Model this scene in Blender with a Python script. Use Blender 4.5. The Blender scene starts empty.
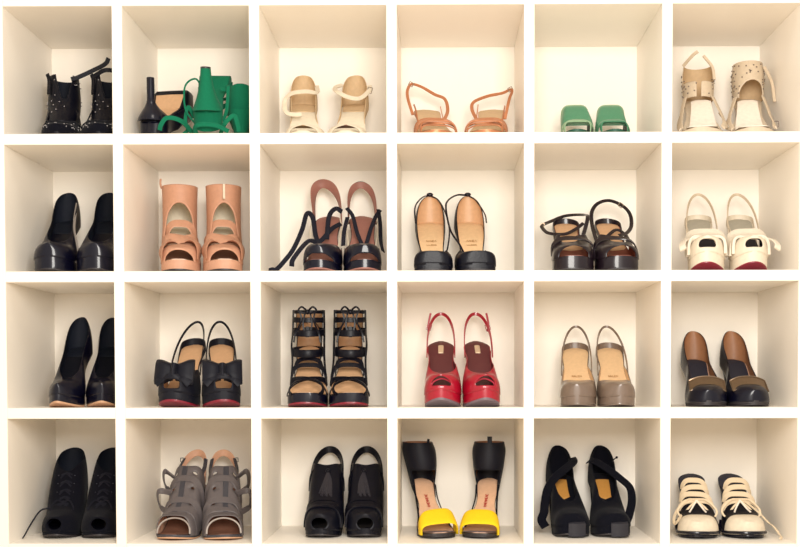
import bpy, bmesh, math, random
from mathutils import Vector, Matrix
random.seed(7)
PI = math.pi
SC = bpy.context.scene
COL = SC.collection

# ------------------------------------------------------------------ camera
FPX, PPX, PPY = 1118.7, 427.1, 415.8          # focal length and principal point in pixels of the 800x547 frame
CAM = Vector((0.9709, -2.3866, 0.35546))
_ya, _pi, _ro = 0.00963, -0.0292, -0.00124
def _cam_axes():
    c, s = math.cos(_ya), math.sin(_ya)
    Ry = Matrix(((c, s, 0), (-s, c, 0), (0, 0, 1)))
    c, s = math.cos(_pi), math.sin(_pi)
    Rp = Matrix(((1, 0, 0), (0, c, s), (0, -s, c)))
    c, s = math.cos(_ro), math.sin(_ro)
    Rr = Matrix(((c, 0, s), (0, 1, 0), (-s, 0, c)))
    return Rr @ Rp @ Ry                          # rows: right, forward, up
AX = _cam_axes()
cam_data = bpy.data.cameras.new('camera')
cam = bpy.data.objects.new('camera', cam_data)
COL.objects.link(cam)
r, f, u = AX[0], AX[1], AX[2]
cam.matrix_world = Matrix(((r[0], u[0], -f[0], CAM[0]), (r[1], u[1], -f[1], CAM[1]), (r[2], u[2], -f[2], CAM[2]), (0, 0, 0, 1)))
cam_data.sensor_fit = 'HORIZONTAL'
cam_data.sensor_width = 36.0
cam_data.lens = 36.0 * FPX / 800.0
cam_data.shift_x = (400 - PPX) / 800.0
cam_data.shift_y = (PPY - 273.5) / 800.0
cam_data.clip_start = 0.05
SC.camera = cam

# ------------------------------------------------------------------ world, lights, exposure
world = bpy.data.worlds.new('world')
SC.world = world
world.use_nodes = True
world.node_tree.nodes['Background'].inputs[0].default_value = (1.0, 0.90, 0.77, 1)
world.node_tree.nodes['Background'].inputs[1].default_value = 0.64

def area(name, loc, aim, size, size_y, power, color):
    d = bpy.data.lights.new(name, 'AREA')
    d.shape = 'RECTANGLE'; d.size = size; d.size_y = size_y; d.energy = power; d.color = color
    o = bpy.data.objects.new(name, d); COL.objects.link(o)
    o.location = loc
    o.rotation_euler = (Vector(aim) - Vector(loc)).to_track_quat('-Z', 'Y').to_euler()
    return o
area('front_key_light', (1.12, -2.05, 0.95), (1.0, 0.2, 0.56), 0.75, 0.75, 32, (1.0, 0.96, 0.90))  # soft key light from in front; its source is unseen
area('ceiling_light', (1.0, -1.2, 2.3), (1.0, -0.1, 0.4), 0.5, 0.5, 5, (1.0, 0.93, 0.82))

SC.view_settings.view_transform = 'Standard'
SC.view_settings.look = 'None'
SC.view_settings.exposure = 0.42
SC.view_settings.gamma = 1.0

# ------------------------------------------------------------------ basic helpers
def lin(c):
    return c / 12.92 if c <= 0.04045 else ((c + 0.055) / 1.055) ** 2.4
def rgb(h):
    h = h.lstrip('#')
    return tuple(lin(int(h[i:i + 2], 16) / 255.0) for i in (0, 2, 4))
def mat(name, hexc, rough=0.5, coat=0.0, metal=0.0, bump=0.15, scale=120.0, var=0.12, spec=0.5, sheen=0.0):
    m = bpy.data.materials.new(name); m.use_nodes = True
    nt = m.node_tree; b = nt.nodes['Principled BSDF']
    tc = nt.nodes.new('ShaderNodeTexCoord')
    nz = nt.nodes.new('ShaderNodeTexNoise'); nz.inputs['Scale'].default_value = scale; nz.inputs['Detail'].default_value = 3
    nt.links.new(tc.outputs['Object'], nz.inputs['Vector'])
    mx = nt.nodes.new('ShaderNodeMix'); mx.data_type = 'RGBA'
    c = rgb(hexc)
    mx.inputs['A'].default_value = tuple(min(1, x * (1 - var)) for x in c) + (1,)
    mx.inputs['B'].default_value = tuple(min(1, x * (1 + var)) for x in c) + (1,)
    nt.links.new(nz.outputs['Fac'], mx.inputs['Factor'])
    nt.links.new(mx.outputs['Result'], b.inputs['Base Color'])
    if bump:
        bp = nt.nodes.new('ShaderNodeBump'); bp.inputs['Strength'].default_value = bump; bp.inputs['Distance'].default_value = 0.0015
        nt.links.new(nz.outputs['Fac'], bp.inputs['Height']); nt.links.new(bp.outputs['Normal'], b.inputs['Normal'])
    b.inputs['Roughness'].default_value = rough
    b.inputs['Metallic'].default_value = metal
    b.inputs['Specular IOR Level'].default_value = spec
    b.inputs['Coat Weight'].default_value = coat
    b.inputs['Coat Roughness'].default_value = 0.06
    b.inputs['Sheen Weight'].default_value = sheen
    return m

M = {
    'melamine': mat('white_melamine', '#FAF3E8', 0.42, bump=0.02, scale=40, var=0.012, spec=0.3),
    'back': mat('white_back_panel', '#FAF3E8', 0.55, bump=0.02, scale=40, var=0.012, spec=0.2),
    'wall': mat('cream_plaster', '#EDE4D2', 0.8, bump=0.1, scale=30, var=0.02),
    'floor': mat('pale_floor', '#E6D6BF', 0.5, bump=0.05, scale=12, var=0.08),
    'patent': mat('black_patent', '#08081A', 0.3, coat=0.4, bump=0.02, spec=0.2),
    'leather': mat('black_leather', '#090A16', 0.38, bump=0.25, scale=260, spec=0.24),
    'suede': mat('black_suede', '#080914', 0.92, bump=0.4, scale=500, sheen=0.04, spec=0.15),
    'satin': mat('black_satin', '#0A0B18', 0.55, bump=0.15, scale=300, sheen=0.03, spec=0.25),
    'dkline': mat('dark_blue_lining', '#131824', 0.7, spec=0.2),
    'brownline': mat('brown_lining', '#9A6B4A', 0.5),
    'tan': mat('tan_leather', '#CFA47C', 0.5, bump=0.1),
    'paletan': mat('pale_tan_leather', '#DDB98E', 0.5, bump=0.08),
    'gold': mat('golden_tan_leather', '#C98F45', 0.45, bump=0.1),
    'redsole': mat('red_sole', '#7E1228', 0.4, coat=0.1, bump=0.03),
    'tansole': mat('tan_sole_edge', '#C79A78', 0.5),
    'darksole': mat('dark_sole', '#2A2426', 0.5),
    'graysole': mat('grey_sole', '#6E5F66', 0.5),
    'red': mat('red_patent', '#A00826', 0.3, coat=0.45, bump=0.02),
    'redin': mat('maroon_insole', '#5C2A2C', 0.55),
    'taupe': mat('taupe_patent', '#715F52', 0.3, coat=0.6, bump=0.02),
    'bronze': mat('bronze_metal', '#8D7A66', 0.3, metal=0.9, bump=0.03),
    'navy': mat('navy_insole', '#262633', 0.75),
    'pinkline': mat('pale_pink_lining', '#D9A98C', 0.55),
    'peach': mat('peach_leather', '#C29074', 0.55, bump=0.12),
    'peachin': mat('cream_lining', '#DDD2BC', 0.6),
    'brownin': mat('dark_brown_insole', '#7A5240', 0.6),
    'dusty': mat('dusty_pink_leather', '#98665A', 0.55, bump=0.1),
    'espresso': mat('espresso_patent', '#1C131A', 0.3, coat=0.4, bump=0.02, spec=0.25),
    'rust': mat('rust_insole', '#8A4430', 0.5),
    'cream': mat('cream_leather', '#DDD0BA', 0.5, bump=0.1),
    'creamfold': mat('cream_satin', '#E2D7C5', 0.45, bump=0.1),
    'beige': mat('beige_suede', '#C9AC86', 0.75, bump=0.15),
    'greypad': mat('grey_heel_pad', '#A9A394', 0.6),
    'copper': mat('copper_leather', '#BE7C55', 0.35, metal=0.3, bump=0.08),
    'greensuede': mat('green_suede', '#08694A', 0.85, bump=0.3, scale=300, sheen=0.05, spec=0.2),
    'greendark': mat('dark_green_leather', '#0B4A38', 0.5),
    'greensatin': mat('green_satin', '#4C8A69', 0.42, metal=0.1, bump=0.12, scale=200),
    'greenlight': mat('pale_green_trim', '#8FB08A', 0.45, bump=0.1),
    'white': mat('white_leather', '#F1E8DA', 0.5, bump=0.06),
    'paper': mat('white_paper', '#E4D9CA', 0.8, bump=0.04),
    'ivory': mat('ivory_leather', '#CDBBA2', 0.55, bump=0.12),
    'stud': mat('dark_metal_studs', '#6B5E55', 0.3, metal=0.9, bump=0),
    'silver': mat('silver_studs', '#B9B4B4', 0.25, metal=1.0, bump=0),
    'grey': mat('grey_leather', '#5E5758', 0.5, bump=0.15),
    'greydark': mat('dark_grey_leather', '#3B3A41', 0.55, bump=0.15),
    'greypipe': mat('pale_grey_piping', '#A49A92', 0.5),
    'yellow': mat('yellow_suede', '#F7CE0C', 0.75, bump=0.25, scale=400),
    'insolepink': mat('pinkish_insole', '#DDB291', 0.5, bump=0.05),
    'redink': mat('red_ink', '#B4342C', 0.6, bump=0),
    'ink': mat('stamped_ink', '#B08455', 0.6, bump=0),
    'lace': mat('cream_lace', '#E3CFB0', 0.75, bump=0.3, scale=600),
    'blacklace': mat('black_lace', '#1A1A24', 0.85, bump=0.3, scale=600, spec=0.2),
    'redmatte': mat('red_piping', '#B4203A', 0.55, bump=0.02, spec=0.3),
    'fringe': mat('black_glossy_fringe', '#24242F', 0.28, coat=0.5, bump=0.02),  # greyer than the black leather: highlights on the strands put into the colour
    'toeplate': mat('smooth_charcoal_leather', '#2B2A31', 0.45, bump=0.03, spec=0.3),
    'goldtab': mat('gold_label', '#D8BFA0', 0.4, metal=0.3),
}

def catmull(pts, n=8, closed=False):
    P = [Vector(p) for p in pts]; out = []
    m = len(P)
    rng = range(m if closed else m - 1)
    for i in rng:
        if closed:
            a, b, c, d = P[(i - 1) % m], P[i], P[(i + 1) % m], P[(i + 2) % m]
        else:
            b, c = P[i], P[i + 1]
            a = P[i - 1] if i > 0 else b + (b - c)
            d = P[i + 2] if i + 2 < m else c + (c - b)
        for k in range(n):
            t = k / n
            out.append(0.5 * ((2 * b) + (c - a) * t + (2 * a - 5 * b + 4 * c - d) * t * t + (3 * b - a - 3 * c + d) * t ** 3))
    if not closed: out.append(P[-1].copy())
    return out

def ip(pts, t):
    """monotone cubic through control points"""
    n = len(pts)
    if t <= pts[0][0]: return pts[0][1]
    if t >= pts[-1][0]: return pts[-1][1]
    d = [(pts[i + 1][1] - pts[i][1]) / (pts[i + 1][0] - pts[i][0]) for i in range(n - 1)]
    m = [d[0]] + [0 if d[i - 1] * d[i] <= 0 else 2 * d[i - 1] * d[i] / (d[i - 1] + d[i]) for i in range(1, n - 1)] + [d[-1]]
    for i in range(n - 1):
        if t <= pts[i + 1][0]:
            h = pts[i + 1][0] - pts[i][0]; x = (t - pts[i][0]) / h
            return ((2 * x ** 3 - 3 * x ** 2 + 1) * pts[i][1] + (x ** 3 - 2 * x ** 2 + x) * h * m[i]
                    + (-2 * x ** 3 + 3 * x ** 2) * pts[i + 1][1] + (x ** 3 - x ** 2) * h * m[i + 1])

def sm(x):
    x = max(0.0, min(1.0, x)); return x * x * (3 - 2 * x)

def build(name, verts, faces, mats, parent=None, angle=40, merge=1e-5, solid=None, cutbound=None, label=None, bevel=None, recalc=False):
    me = bpy.data.meshes.new(name)
    bm = bmesh.new()
    vs = [bm.verts.new(v) for v in verts]
    for fc in faces:
        try: bm.faces.new([vs[i] for i in fc])
        except ValueError: pass
    if merge: bmesh.ops.remove_doubles(bm, verts=bm.verts, dist=merge)
    if cutbound:
        dele = [fc for fc in bm.faces if cutbound(fc.calc_center_median())]
        touched = set(v for fc in dele for v in fc.verts)
        bmesh.ops.delete(bm, geom=dele, context='FACES')
        touched = [v for v in touched if v.is_valid and v.is_boundary]
        ts = set(touched)
        for _ in range(4):
            new = {}
            for v in touched:
                nb = [e.other_vert(v) for e in v.link_edges if e.is_boundary]
                nb = [x for x in nb if x in ts]
                if len(nb) == 2: new[v] = v.co * 0.4 + (nb[0].co + nb[1].co) * 0.3
            for v, co in new.items(): v.co = co
    if recalc: bmesh.ops.recalc_face_normals(bm, faces=bm.faces)
    bm.to_mesh(me); bm.free()
    for p in me.polygons: p.use_smooth = True
    try: me.set_sharp_from_angle(angle=math.radians(angle))
    except Exception: pass
    if not isinstance(mats, (list, tuple)): mats = [mats]
    for m in mats: me.materials.append(m)
    o = bpy.data.objects.new(name, me); COL.objects.link(o)
    if parent: o.parent = parent
    if label: o['label'] = label
    if solid:
        md = o.modifiers.new('thickness', 'SOLIDIFY'); md.thickness = solid; md.offset = -1
        if len(mats) > 1: md.material_offset = 1
    if bevel:
        md = o.modifiers.new('bevel', 'BEVEL'); md.width = bevel; md.segments = 2; md.limit_method = 'ANGLE'
    return o

def boxdata(x0, x1, y0, y1, z0, z1):
    v = [(x, y, z) for z in (z0, z1) for y in (y0, y1) for x in (x0, x1)]
    fcs = [(0, 2, 3, 1), (4, 5, 7, 6), (0, 1, 5, 4), (2, 6, 7, 3), (0, 4, 6, 2), (1, 3, 7, 5)]
    return v, fcs
def box(name, b, m, parent=None, bevel=None, label=None):
    v, fc = boxdata(*b)
    return build(name, v, fc, m, parent, bevel=bevel, label=label)

def loft(rings, closed_ring=True, caps=True):
    verts = [p for rg in rings for p in rg]; n = len(rings[0]); faces = []
    for i in range(len(rings) - 1):
        for j in range(n if closed_ring else n - 1):
            a, b = i * n + j, i * n + (j + 1) % n
            faces.append((a, b, b + n, a + n))
    if caps and closed_ring:
        faces.append(tuple(range(n - 1, -1, -1)))
        faces.append(tuple(range((len(rings) - 1) * n, len(rings) * n)))
    return verts, faces

def ribbon_data(pts, normals, width, thick, closed=False):
    """a flat strap swept along pts; width may be a list"""
    m = len(pts); rings = []
    for i, p in enumerate(pts):
        a = pts[(i - 1) % m] if (closed or i > 0) else pts[i]
        b = pts[(i + 1) % m] if (closed or i < m - 1) else pts[i]
        t = (b - a).normalized()
        n = normals[i] - t * normals[i].dot(t)
        if n.length < 1e-6: n = Vector((0, 0, 1)) - t * t.z
        n.normalize()
        w = t.cross(n)
        wd = (width[i] if isinstance(width, (list, tuple)) else width) / 2
        h = thick / 2
        rings.append([p + w * wd * 0.86 + n * h, p + w * wd, p + w * wd * 0.86 - n * h,
                      p - w * wd * 0.86 - n * h, p - w * wd, p - w * wd * 0.86 + n * h])
    v, fc = loft(rings, True, not closed)
    if closed:
        n = 6; L0 = (m - 1) * n
        for j in range(n):
            fc.append((L0 + j, L0 + (j + 1) % n, (j + 1) % n, j))
    return v, fc
def ribbon(name, pts, normals, width, thick, m, parent, closed=False, label=None):
    v, fc = ribbon_data(pts, normals, width, thick, closed)
    return build(name, v, fc, m, parent, label=label, recalc=True)
def tube_data(pts, rad, n=8, closed=False):
    m = len(pts); rings = []
    prev = None
    for i, p in enumerate(pts):
        a = pts[(i - 1) % m] if (closed or i > 0) else pts[i]
        b = pts[(i + 1) % m] if (closed or i < m - 1) else pts[i]
        t = (b - a).normalized()
        if prev is None:
            prev = Vector((0, 0, 1)) if abs(t.z) < 0.9 else Vector((1, 0, 0))
        nn = (prev - t * prev.dot(t)).normalized(); prev = nn
        bn = t.cross(nn)
        rr = rad[i] if isinstance(rad, (list, tuple)) else rad
        rings.append([p + nn * rr * math.cos(2 * PI * k / n) + bn * rr * math.sin(2 * PI * k / n) for k in range(n)])
    v, fc = loft(rings, True, not closed)
    if closed:
        L0 = (m - 1) * n
        for j in range(n): fc.append((L0 + j, L0 + (j + 1) % n, (j + 1) % n, j))
    return v, fc
def tube(name, pts, rad, m, parent, closed=False, n=8, label=None):
    v, fc = tube_data(pts, rad, n, closed)
    return build(name, v, fc, m, parent, label=label, recalc=True)
def join(*parts):
    V, F = [], []
    for v, fc in parts:
        b = len(V); V += [Vector(x) for x in v]; F += [tuple(i + b for i in q) for q in fc]
    return V, F
def ball_data(c, r, n=8, sq=(1, 1, 1)):
    rings = []
    for i in range(n // 2 + 1):
        ph = -PI / 2 + PI * i / (n // 2)
        rr = max(math.cos(ph), 1e-3)
        rings.append([Vector(c) + Vector((r * sq[0] * rr * math.cos(2 * PI * k / n), r * sq[1] * rr * math.sin(2 * PI * k / n), r * sq[2] * math.sin(ph))) for k in range(n)])
    return loft(rings)
def tag(o, label, cat, group=None, kind=None):
    if label: o['label'] = label
    if cat: o['category'] = cat
    if group: o['group'] = group
    if kind: o['kind'] = kind
    return o

# ------------------------------------------------------------------ the shelving unit and the room around it
PX, PZ, TX, TZ, DEP = 0.2912, 0.2916, 0.0218, 0.0232, 0.304
E0 = 0.0376                                    # the first column is narrower than the others
def col_x(i, side): return i * PX + side * TX / 2 + (E0 if i == 0 else 0)
ROWZ = {1: 3 * PZ + TZ / 2, 2: 2 * PZ + TZ / 2, 3: PZ + TZ / 2, 4: TZ / 2}
FLOORZ = -TZ / 2 - 0.06

unit = bpy.data.objects.new('shelving_unit', None); COL.objects.link(unit)
unit.location = (3 * PX, 0, FLOORZ)
tag(unit, 'white cubby shelving unit of square compartments filled with shoes', 'shelving unit')
def upart(name, b, m, bev=0.0012):
    x0, x1, y0, y1, z0, z1 = b
    return box(name, (x0 - 3 * PX, x1 - 3 * PX, y0, y1, z0 - FLOORZ, z1 - FLOORZ), m, unit, bevel=bev)
XL, XR = -TX / 2 - 0.02, 6 * PX + TX / 2 + 0.01
for i in range(7):
    x0, x1 = i * PX - TX / 2, i * PX + TX / 2
    if i == 0: x0, x1 = XL, col_x(0, 1)
    if i == 6: x1 = XR
    upart('upright', (x0, x1, 0, DEP, -TZ / 2, 4 * PZ + TZ / 2), M['melamine'])
for j in range(5):
    for i in range(6):
        upart('shelf_board', (col_x(i, 1) - (0.0001), i * PX + PX - TX / 2 + 0.0001, 0.0004 if j not in (0, 4) else 0.0002, DEP, j * PZ - TZ / 2, j * PZ + TZ / 2), M['melamine'], 0.001)
upart('back_panel', (XL, XR, DEP, DEP + 0.008, -TZ / 2, 4 * PZ + TZ / 2), M['back'], None)
upart('plinth', (XL, XR, 0.02, DEP, FLOORZ, -TZ / 2), M['melamine'])

def struct(name, b, m):
    o = box(name, b, m); o['kind'] = 'structure'; return o
struct('wall_back', (-1.6, 3.4, DEP + 0.012, DEP + 0.1, FLOORZ, 2.45), M['wall'])
struct('floor', (-1.6, 3.4, -3.4, DEP + 0.1, FLOORZ - 0.08, FLOORZ), M['floor'])

def at(px, row, y):
    """world x seen at column px of the photo, at depth y just above the given shelf"""
    z = ROWZ[row] + 0.03
    p = Vector((0, y, z)) - CAM
    # solve for x on that depth line
    lo, hi = -1.0, 3.0
    for _ in range(40):
        mid = (lo + hi) / 2
        q = Vector((mid, y, z)) - CAM
        uu = PPX + FPX * AX[0].dot(q) / AX[1].dot(q)
        if uu < px: lo = mid
        else: hi = mid
    return lo

# ------------------------------------------------------------------ the shoe kit
class Shoe:
    """local frame: toe tip at the origin, heel towards +y, z up, metres"""
    def __init__(s, kind, label, group, row, ut, uh, yt, L, H, Pf, W, Wh=0.028, toe=(0.24, 2.0), side=1, curve=0.005, spring=0.004, cat='shoe', waist=0.88):
        W *= 0.95
        s.L, s.H, s.Pf, s.W, s.Wh, s.toe, s.side, s.curve, s.spring = L, H, Pf, W, Wh, toe, side, curve, spring
        xb = at(ut, row, yt + L * .27); xh = at(uh, row, yt + L * 0.95)     # ball of the foot and heel
        rz = -math.asin(max(-0.9, min(0.9, (xh - xb) / (L * 0.68))))
        x0 = xb + math.tan(rz) * L * .27
        o = bpy.data.objects.new(kind, None); COL.objects.link(o)
        o.empty_display_size = 0.03
        o.location = (x0, yt, ROWZ[row] + 0.0002); o.rotation_euler = (0, 0, rz)
        tag(o, label, cat, group)
        s.o = o; s.row = row
        s.ramp = [(0, 0), (.10, .075), (.2, .20), (.35, .42), (.5, .68), (.6, .86), (.69, .97), (.77, 1), (1, 1)]
        s.wc = [(0, Wh * 0.96), (0.12, Wh), (0.36, Wh * waist), (0.68, W), (0.86, W * 0.96), (1.0, W * 0.8)]
    def w(s, t):
        t = max(0, min(1, t)); w = ip(s.wc, t)
        rh = s.Wh / s.L
        if t < rh: w *= math.sqrt(max(0, 1 - ((rh - t) / rh) ** 2))
        q, e = s.toe
        if t > 1 - q: w *= max(0, 1 - ((t - (1 - q)) / q) ** e) ** (1 / max(e, 1.25))
        return max(w, 0.0006)
    def c(s, t):
        return s.side * s.curve * (sm((t - 0.25) / 0.45) - 1.3 * sm((t - 0.7) / 0.5))
    def z(s, t):
        k = ip(s.ramp, max(0, min(1, t)))
        zb = s.Pf + 0.004
        z = s.H * (1 - k) + zb * k
        if t > 0.72: z += s.spring * ((t - 0.72) / 0.28) ** 2
        return z
    def P(s, t, x, h=0.0):
        return Vector((s.c(t) + x, s.L * (1 - t), s.z(t) + h))
    def ts(s, n0=10, n1=18, n2=16, tm=0.14, tt=0.76):
        a = [tm * (1 - math.cos(PI / 2 * i / n0)) for i in range(n0)]
        b = [tm + (tt - tm) * i / n1 for i in range(n1)]
        c = [tt + (1 - tt) * math.sin(PI / 2 * i / n2) for i in range(n2 + 1)]
        return a + b + c
    # underside of the shoe
    def b(s, t, th):
        sp = 0.0 if t < 0.72 else s.spring * ((t - 0.72) / 0.28) ** 2 * 1.3
        k = sm((t - 0.50) / 0.15)
        return (1 - k) * (s.z(t) - th) + k * sp
    def sole(s, m, out=None, th=0.006, name='platform', wf=1.0, outname='outsole', oth=0.003):
        sec = [(-.9, 0), (-.3, 0), (.3, 0), (.9, 0), (1, .1), (1, .9), (.94, 1), (.3, 1), (-.3, 1), (-.94, 1), (-1, .9), (-1, .1)]
        lift = oth if out else 0
        rings = []
        for t in s.ts():
            w = s.w(t) * wf; zt = s.z(t); zb = min(s.b(t, th) + lift, zt - 0.001)
            rings.append([Vector((s.c(t) + fx * w, s.L * (1 - t), zt + (zb - zt) * fv)) for fx, fv in sec])
        build(name, *loft(rings), m, s.o, recalc=True)
        if out:
            rings = []
            for t in s.ts():
                w = s.w(t) * wf * 0.985; zb = s.b(t, th)
                rings.append([Vector((s.c(t) + fx * w, s.L * (1 - t), zb + lift * (1 - fv))) for fx, fv in sec])
            build(outname, *loft(rings), out, s.o, recalc=True)
    def insole(s, m, wf=0.93, t0=0.0, t1=1.0, h=0.0006, name='insole', label=None, th=0.0012, endround=0.0):
        rings = []; t0, t1 = max(t0, .012), min(t1, .982)
        ts = [t for t in s.ts(12, 22, 16) if t0 <= t <= t1]
        if ts[0] > t0: ts = [t0] + ts
        if ts[-1] < t1: ts.append(t1)
        for t in ts:
            w = s.w(t) * wf
            if endround and t > t1 - endround: w *= math.sqrt(max(0.0004, 1 - ((t - t1 + endround) / endround) ** 2))
            rings.append([s.P(t, -w, h), s.P(t, -w * .5, h + th), s.P(t, 0, h + th), s.P(t, w * .5, h + th), s.P(t, w, h), s.P(t, w * .5, h - .0004), s.P(t, 0, h - .0004), s.P(t, -w * .5, h - .0004)])
        return build(name, *loft(rings), m, s.o, label=label, recalc=True)
    def heel(s, m, kind='stiletto', tip=0.0055, top=0.024, t=0.11, m2=None, flare=0.35):
        rings = []; n = 16; N = 14
        for i in range(N + 1):
            uu = i / N
            if kind == 'stiletto': k = (1 - sm(min(1, uu / 0.55))) ** 1.3
            elif kind == 'cone': k = (1 - uu) ** 1.2
            elif kind == 'flare': k = .25 * (1 - uu) + .75 * (1 - uu) ** 2.2
            else: k = 1 - uu
            a = tip + (top - tip) * k; bb = (tip + (top * 1.15 - tip) * k)
            ty = s.L * (1 - t) + 0.004 * uu + (0 if kind == 'block' else 0.010 * (1 - k))
            ring = []
            for j in range(n):
                th = 2 * PI * j / n
                x = a * math.cos(th); y = ty + bb * math.sin(th)
                tt = max(0.0, 1 - y / s.L)
                zt = s.z(tt) - 0.0045
                ring.append(Vector((s.c(t) + x, y, max(0.0, zt * (1 - uu)))))
            rings.append(ring)
        o = build('heel', *loft(rings), m, s.o, recalc=True)
        return o
    def upper(s, m, lining, A, hw, tt, to=0.3, p=0.5, q=0.8, n=20, name='upper', t0=0.0, t1=1.0, cut=None, th=0.0016, low=-0.003, wf=1.0, dense=1, off=0.0, label=None):
        """closed vamp from tt to the toe, walls of height hw(t) behind it"""
        ts = [t for t in s.ts(12, 26 * dense, 22 * dense) if t0 <= t <= t1]
        ts = sorted(set(ts + [tt, t0, t1] + [tt - (tt - to) * (0.02 * k * k) for k in range(1, 7)] + ([t1] if t1 < 1 else []) + ([t0] if t0 > 0 else [])))
        ts = sorted(set(min(.9985, max(.0015, t)) for t in ts if t0 <= t <= t1))
        rows = []
        for t in ts:
            a = ip(A, t); w = s.w(t) * wf + off
            if t < tt:
                fr = min(0.985, ip(hw, t) / a); ph = math.asin(fr ** (1 / q))
                if t > to:
                    g = (t - to) / (tt - to); o0 = math.cos(ph) ** p
                    oo = o0 * math.sqrt(max(0, 1 - g * g)); ph = math.acos(min(1, oo ** (1 / p)))
            else: ph = PI / 2
            L_, R_ = [], []
            for j in range(n + 1):
                f_ = ph * j / n
                x = w * max(0, math.cos(f_)) ** p
                h = low + (a + off - low) * max(0, math.sin(f_)) ** q
                L_.append(s.P(t, -x, h)); R_.append(s.P(t, x, h))
            rows.append((L_, R_))
        V, F = [], []
        for L_, R_ in rows: V += L_ + R_
        m_ = 2 * (n + 1)
        for i in range(len(rows) - 1):
            for j in range(n):
                a = i * m_ + j
                F.append((a, a + m_, a + m_ + 1, a + 1))
                a = i * m_ + (n + 1) + j
                F.append((a, a + 1, a + m_ + 1, a + m_))
        for end, row in ((t0 == 0.0, 0), (t1 == 1.0, len(rows) - 1)):       # close the back seam and the tip of the toe
            if not end: continue
            for j in range(n):
                a, b_ = row * m_ + j, row * m_ + (n + 1) + j
                F.append((a, a + 1, b_ + 1, b_) if row == 0 else (a, b_, b_ + 1, a + 1))
        cb = None
        if cut:
            def cb(co):
                t = 1 - co.y / s.L
                return cut(t, co.x - s.c(t), co.z - s.z(t), co.z)
        return build(name, V, F, [m, lining], s.o, merge=2e-5, solid=th, cutbound=cb, label=label)
    # straps
    def band(s, m, t1, t2, h, wd, name='strap', th=0.0022, p=0.6, q=0.7, wf=1.0, low=-0.003, n=22, a0=0.0, a1=1.0, skew=0.0, lining=None, label=None):
        pts, ns = [], []
        for i in range(n + 1):
            f_ = PI * (a0 + (a1 - a0) * i / n)
            k = i / n; k = a0 + (a1 - a0) * k
            t = t1 + (t2 - t1) * k
            cx = math.cos(f_); x = -(s.w(t) * wf + th * .5) * math.copysign(abs(cx) ** p, cx)
            hh = low + (h - low) * max(0.0, math.sin(f_)) ** q
            pts.append(s.P(t, x + skew * math.sin(f_), hh))
            sl = (s.z(max(0, t - .04)) - s.z(min(1, t + .04))) / (.08 * s.L) + .5
            ns.append(Vector((x / max(s.w(t), .01), -sl * max(0, math.sin(f_)), math.sin(f_) * 0.9 + .05)))
        return ribbon(name, pts, ns, wd, th, m, s.o, label=label)
    def sling(s, m, t1, h1, z2, Wl, wd=0.006, th=0.002, e=0.75, back=-0.02, shift=0.0, name='slingback_strap', wl0=None, tilt=0.0, n=30, label=None, a0=0.0, a1=1.0):
        """strap from both sides of the vamp round behind the heel, top at height z2 above the shelf"""
        pts, ns = [], []
        for i in range(n + 1):
            f_ = PI * (a0 + (a1 - a0) * i / n); sn = max(0, math.sin(f_))
            t = t1 + (back - t1) * sn ** 0.9
            w0 = (s.w(t1) if wl0 is None else wl0)
            x = -math.cos(f_) * (w0 + (Wl - w0) * sn)
            z1 = s.z(t1) + h1
            z = z1 + (z2 - z1) * sn ** e + tilt * x
            pts.append(Vector((s.c(t1) + x + shift * sn, s.L * (1 - t), z)))
            ns.append(Vector((x / Wl, sn * 0.9 + .05, 0.0)))
        return ribbon(name, pts, ns, wd, th, m, s.o, label=label)
    def path(s, m, pts, wd, th=0.002, name='strap', nrm=None, n=8, closed=False, label=None, parent=None):
        """free strap: points in local metres, faces nrm (default: the camera side)"""
        P_ = catmull(pts, n, closed)
        N_ = [Vector(nrm) if nrm else Vector((0, -1, 0.25))] * len(P_)
        return ribbon(name, P_, N_, wd, th, m, parent or s.o, closed, label)
    def cuff(s, m, lining, rows, name='ankle_cuff', keep=None, n=84, th=0.0018, label=None):
        """rows: (z, cx, cy_t, rx, ry) from bottom to top; keep(angle, k) with angle 0 at the front, k 0..1 upwards"""
        rr = []
        N = 40
        for i in range(N + 1):
            k = i / N
            vals = [ip([(a / (len(rows) - 1), r_[c_]) for a, r_ in enumerate(rows)], k) for c_ in range(5)]
            rr.append(vals)
        V, F = [], []
        info = []
        for i, (z, cx, ct, rx, ry) in enumerate(rr):
            for j in range(n):
                a = -PI + 2 * PI * j / n
                V.append(Vector((cx + rx * math.sin(a), s.L * (1 - ct) - ry * math.cos(a), z)))
        for i in range(N):
            for j in range(n):
                a, b_ = i * n + j, i * n + (j + 1) % n
                F.append((a, b_, b_ + n, a + n))
        cb = None
        if keep:
            zs = [q[0] for q in rr]
            def cb(co):
                k = (co.z - zs[0]) / (zs[-1] - zs[0]); v = rr[max(0, min(N, int(round(k * N))))]
                am = math.atan2((co.x - v[1]) / v[3], -(co.y - s.L * (1 - v[2])) / v[4])
                return not keep(am, k)
        return build(name, V, F, [m, lining], s.o, solid=th, label=label, cutbound=cb)
    def buckle(s, c, w, h, m, rot=0.0, name='buckle', parent=None, nrm_y=True):
        pts = [Vector((-w / 2, 0, -h / 2)), Vector((w / 2, 0, -h / 2)), Vector((w / 2, 0, h / 2)), Vector((-w / 2, 0, h / 2))]
        R = Matrix.Rotation(rot, 3, 'Y')
        P_ = [Vector(c) + R @ p for p in pts]
        dense = []
        for i in range(4):
            for k in range(4): dense.append(P_[i].lerp(P_[(i + 1) % 4], k / 4))
        return tube(name, dense, 0.0009, m, parent or s.o, closed=True, n=6)

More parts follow.
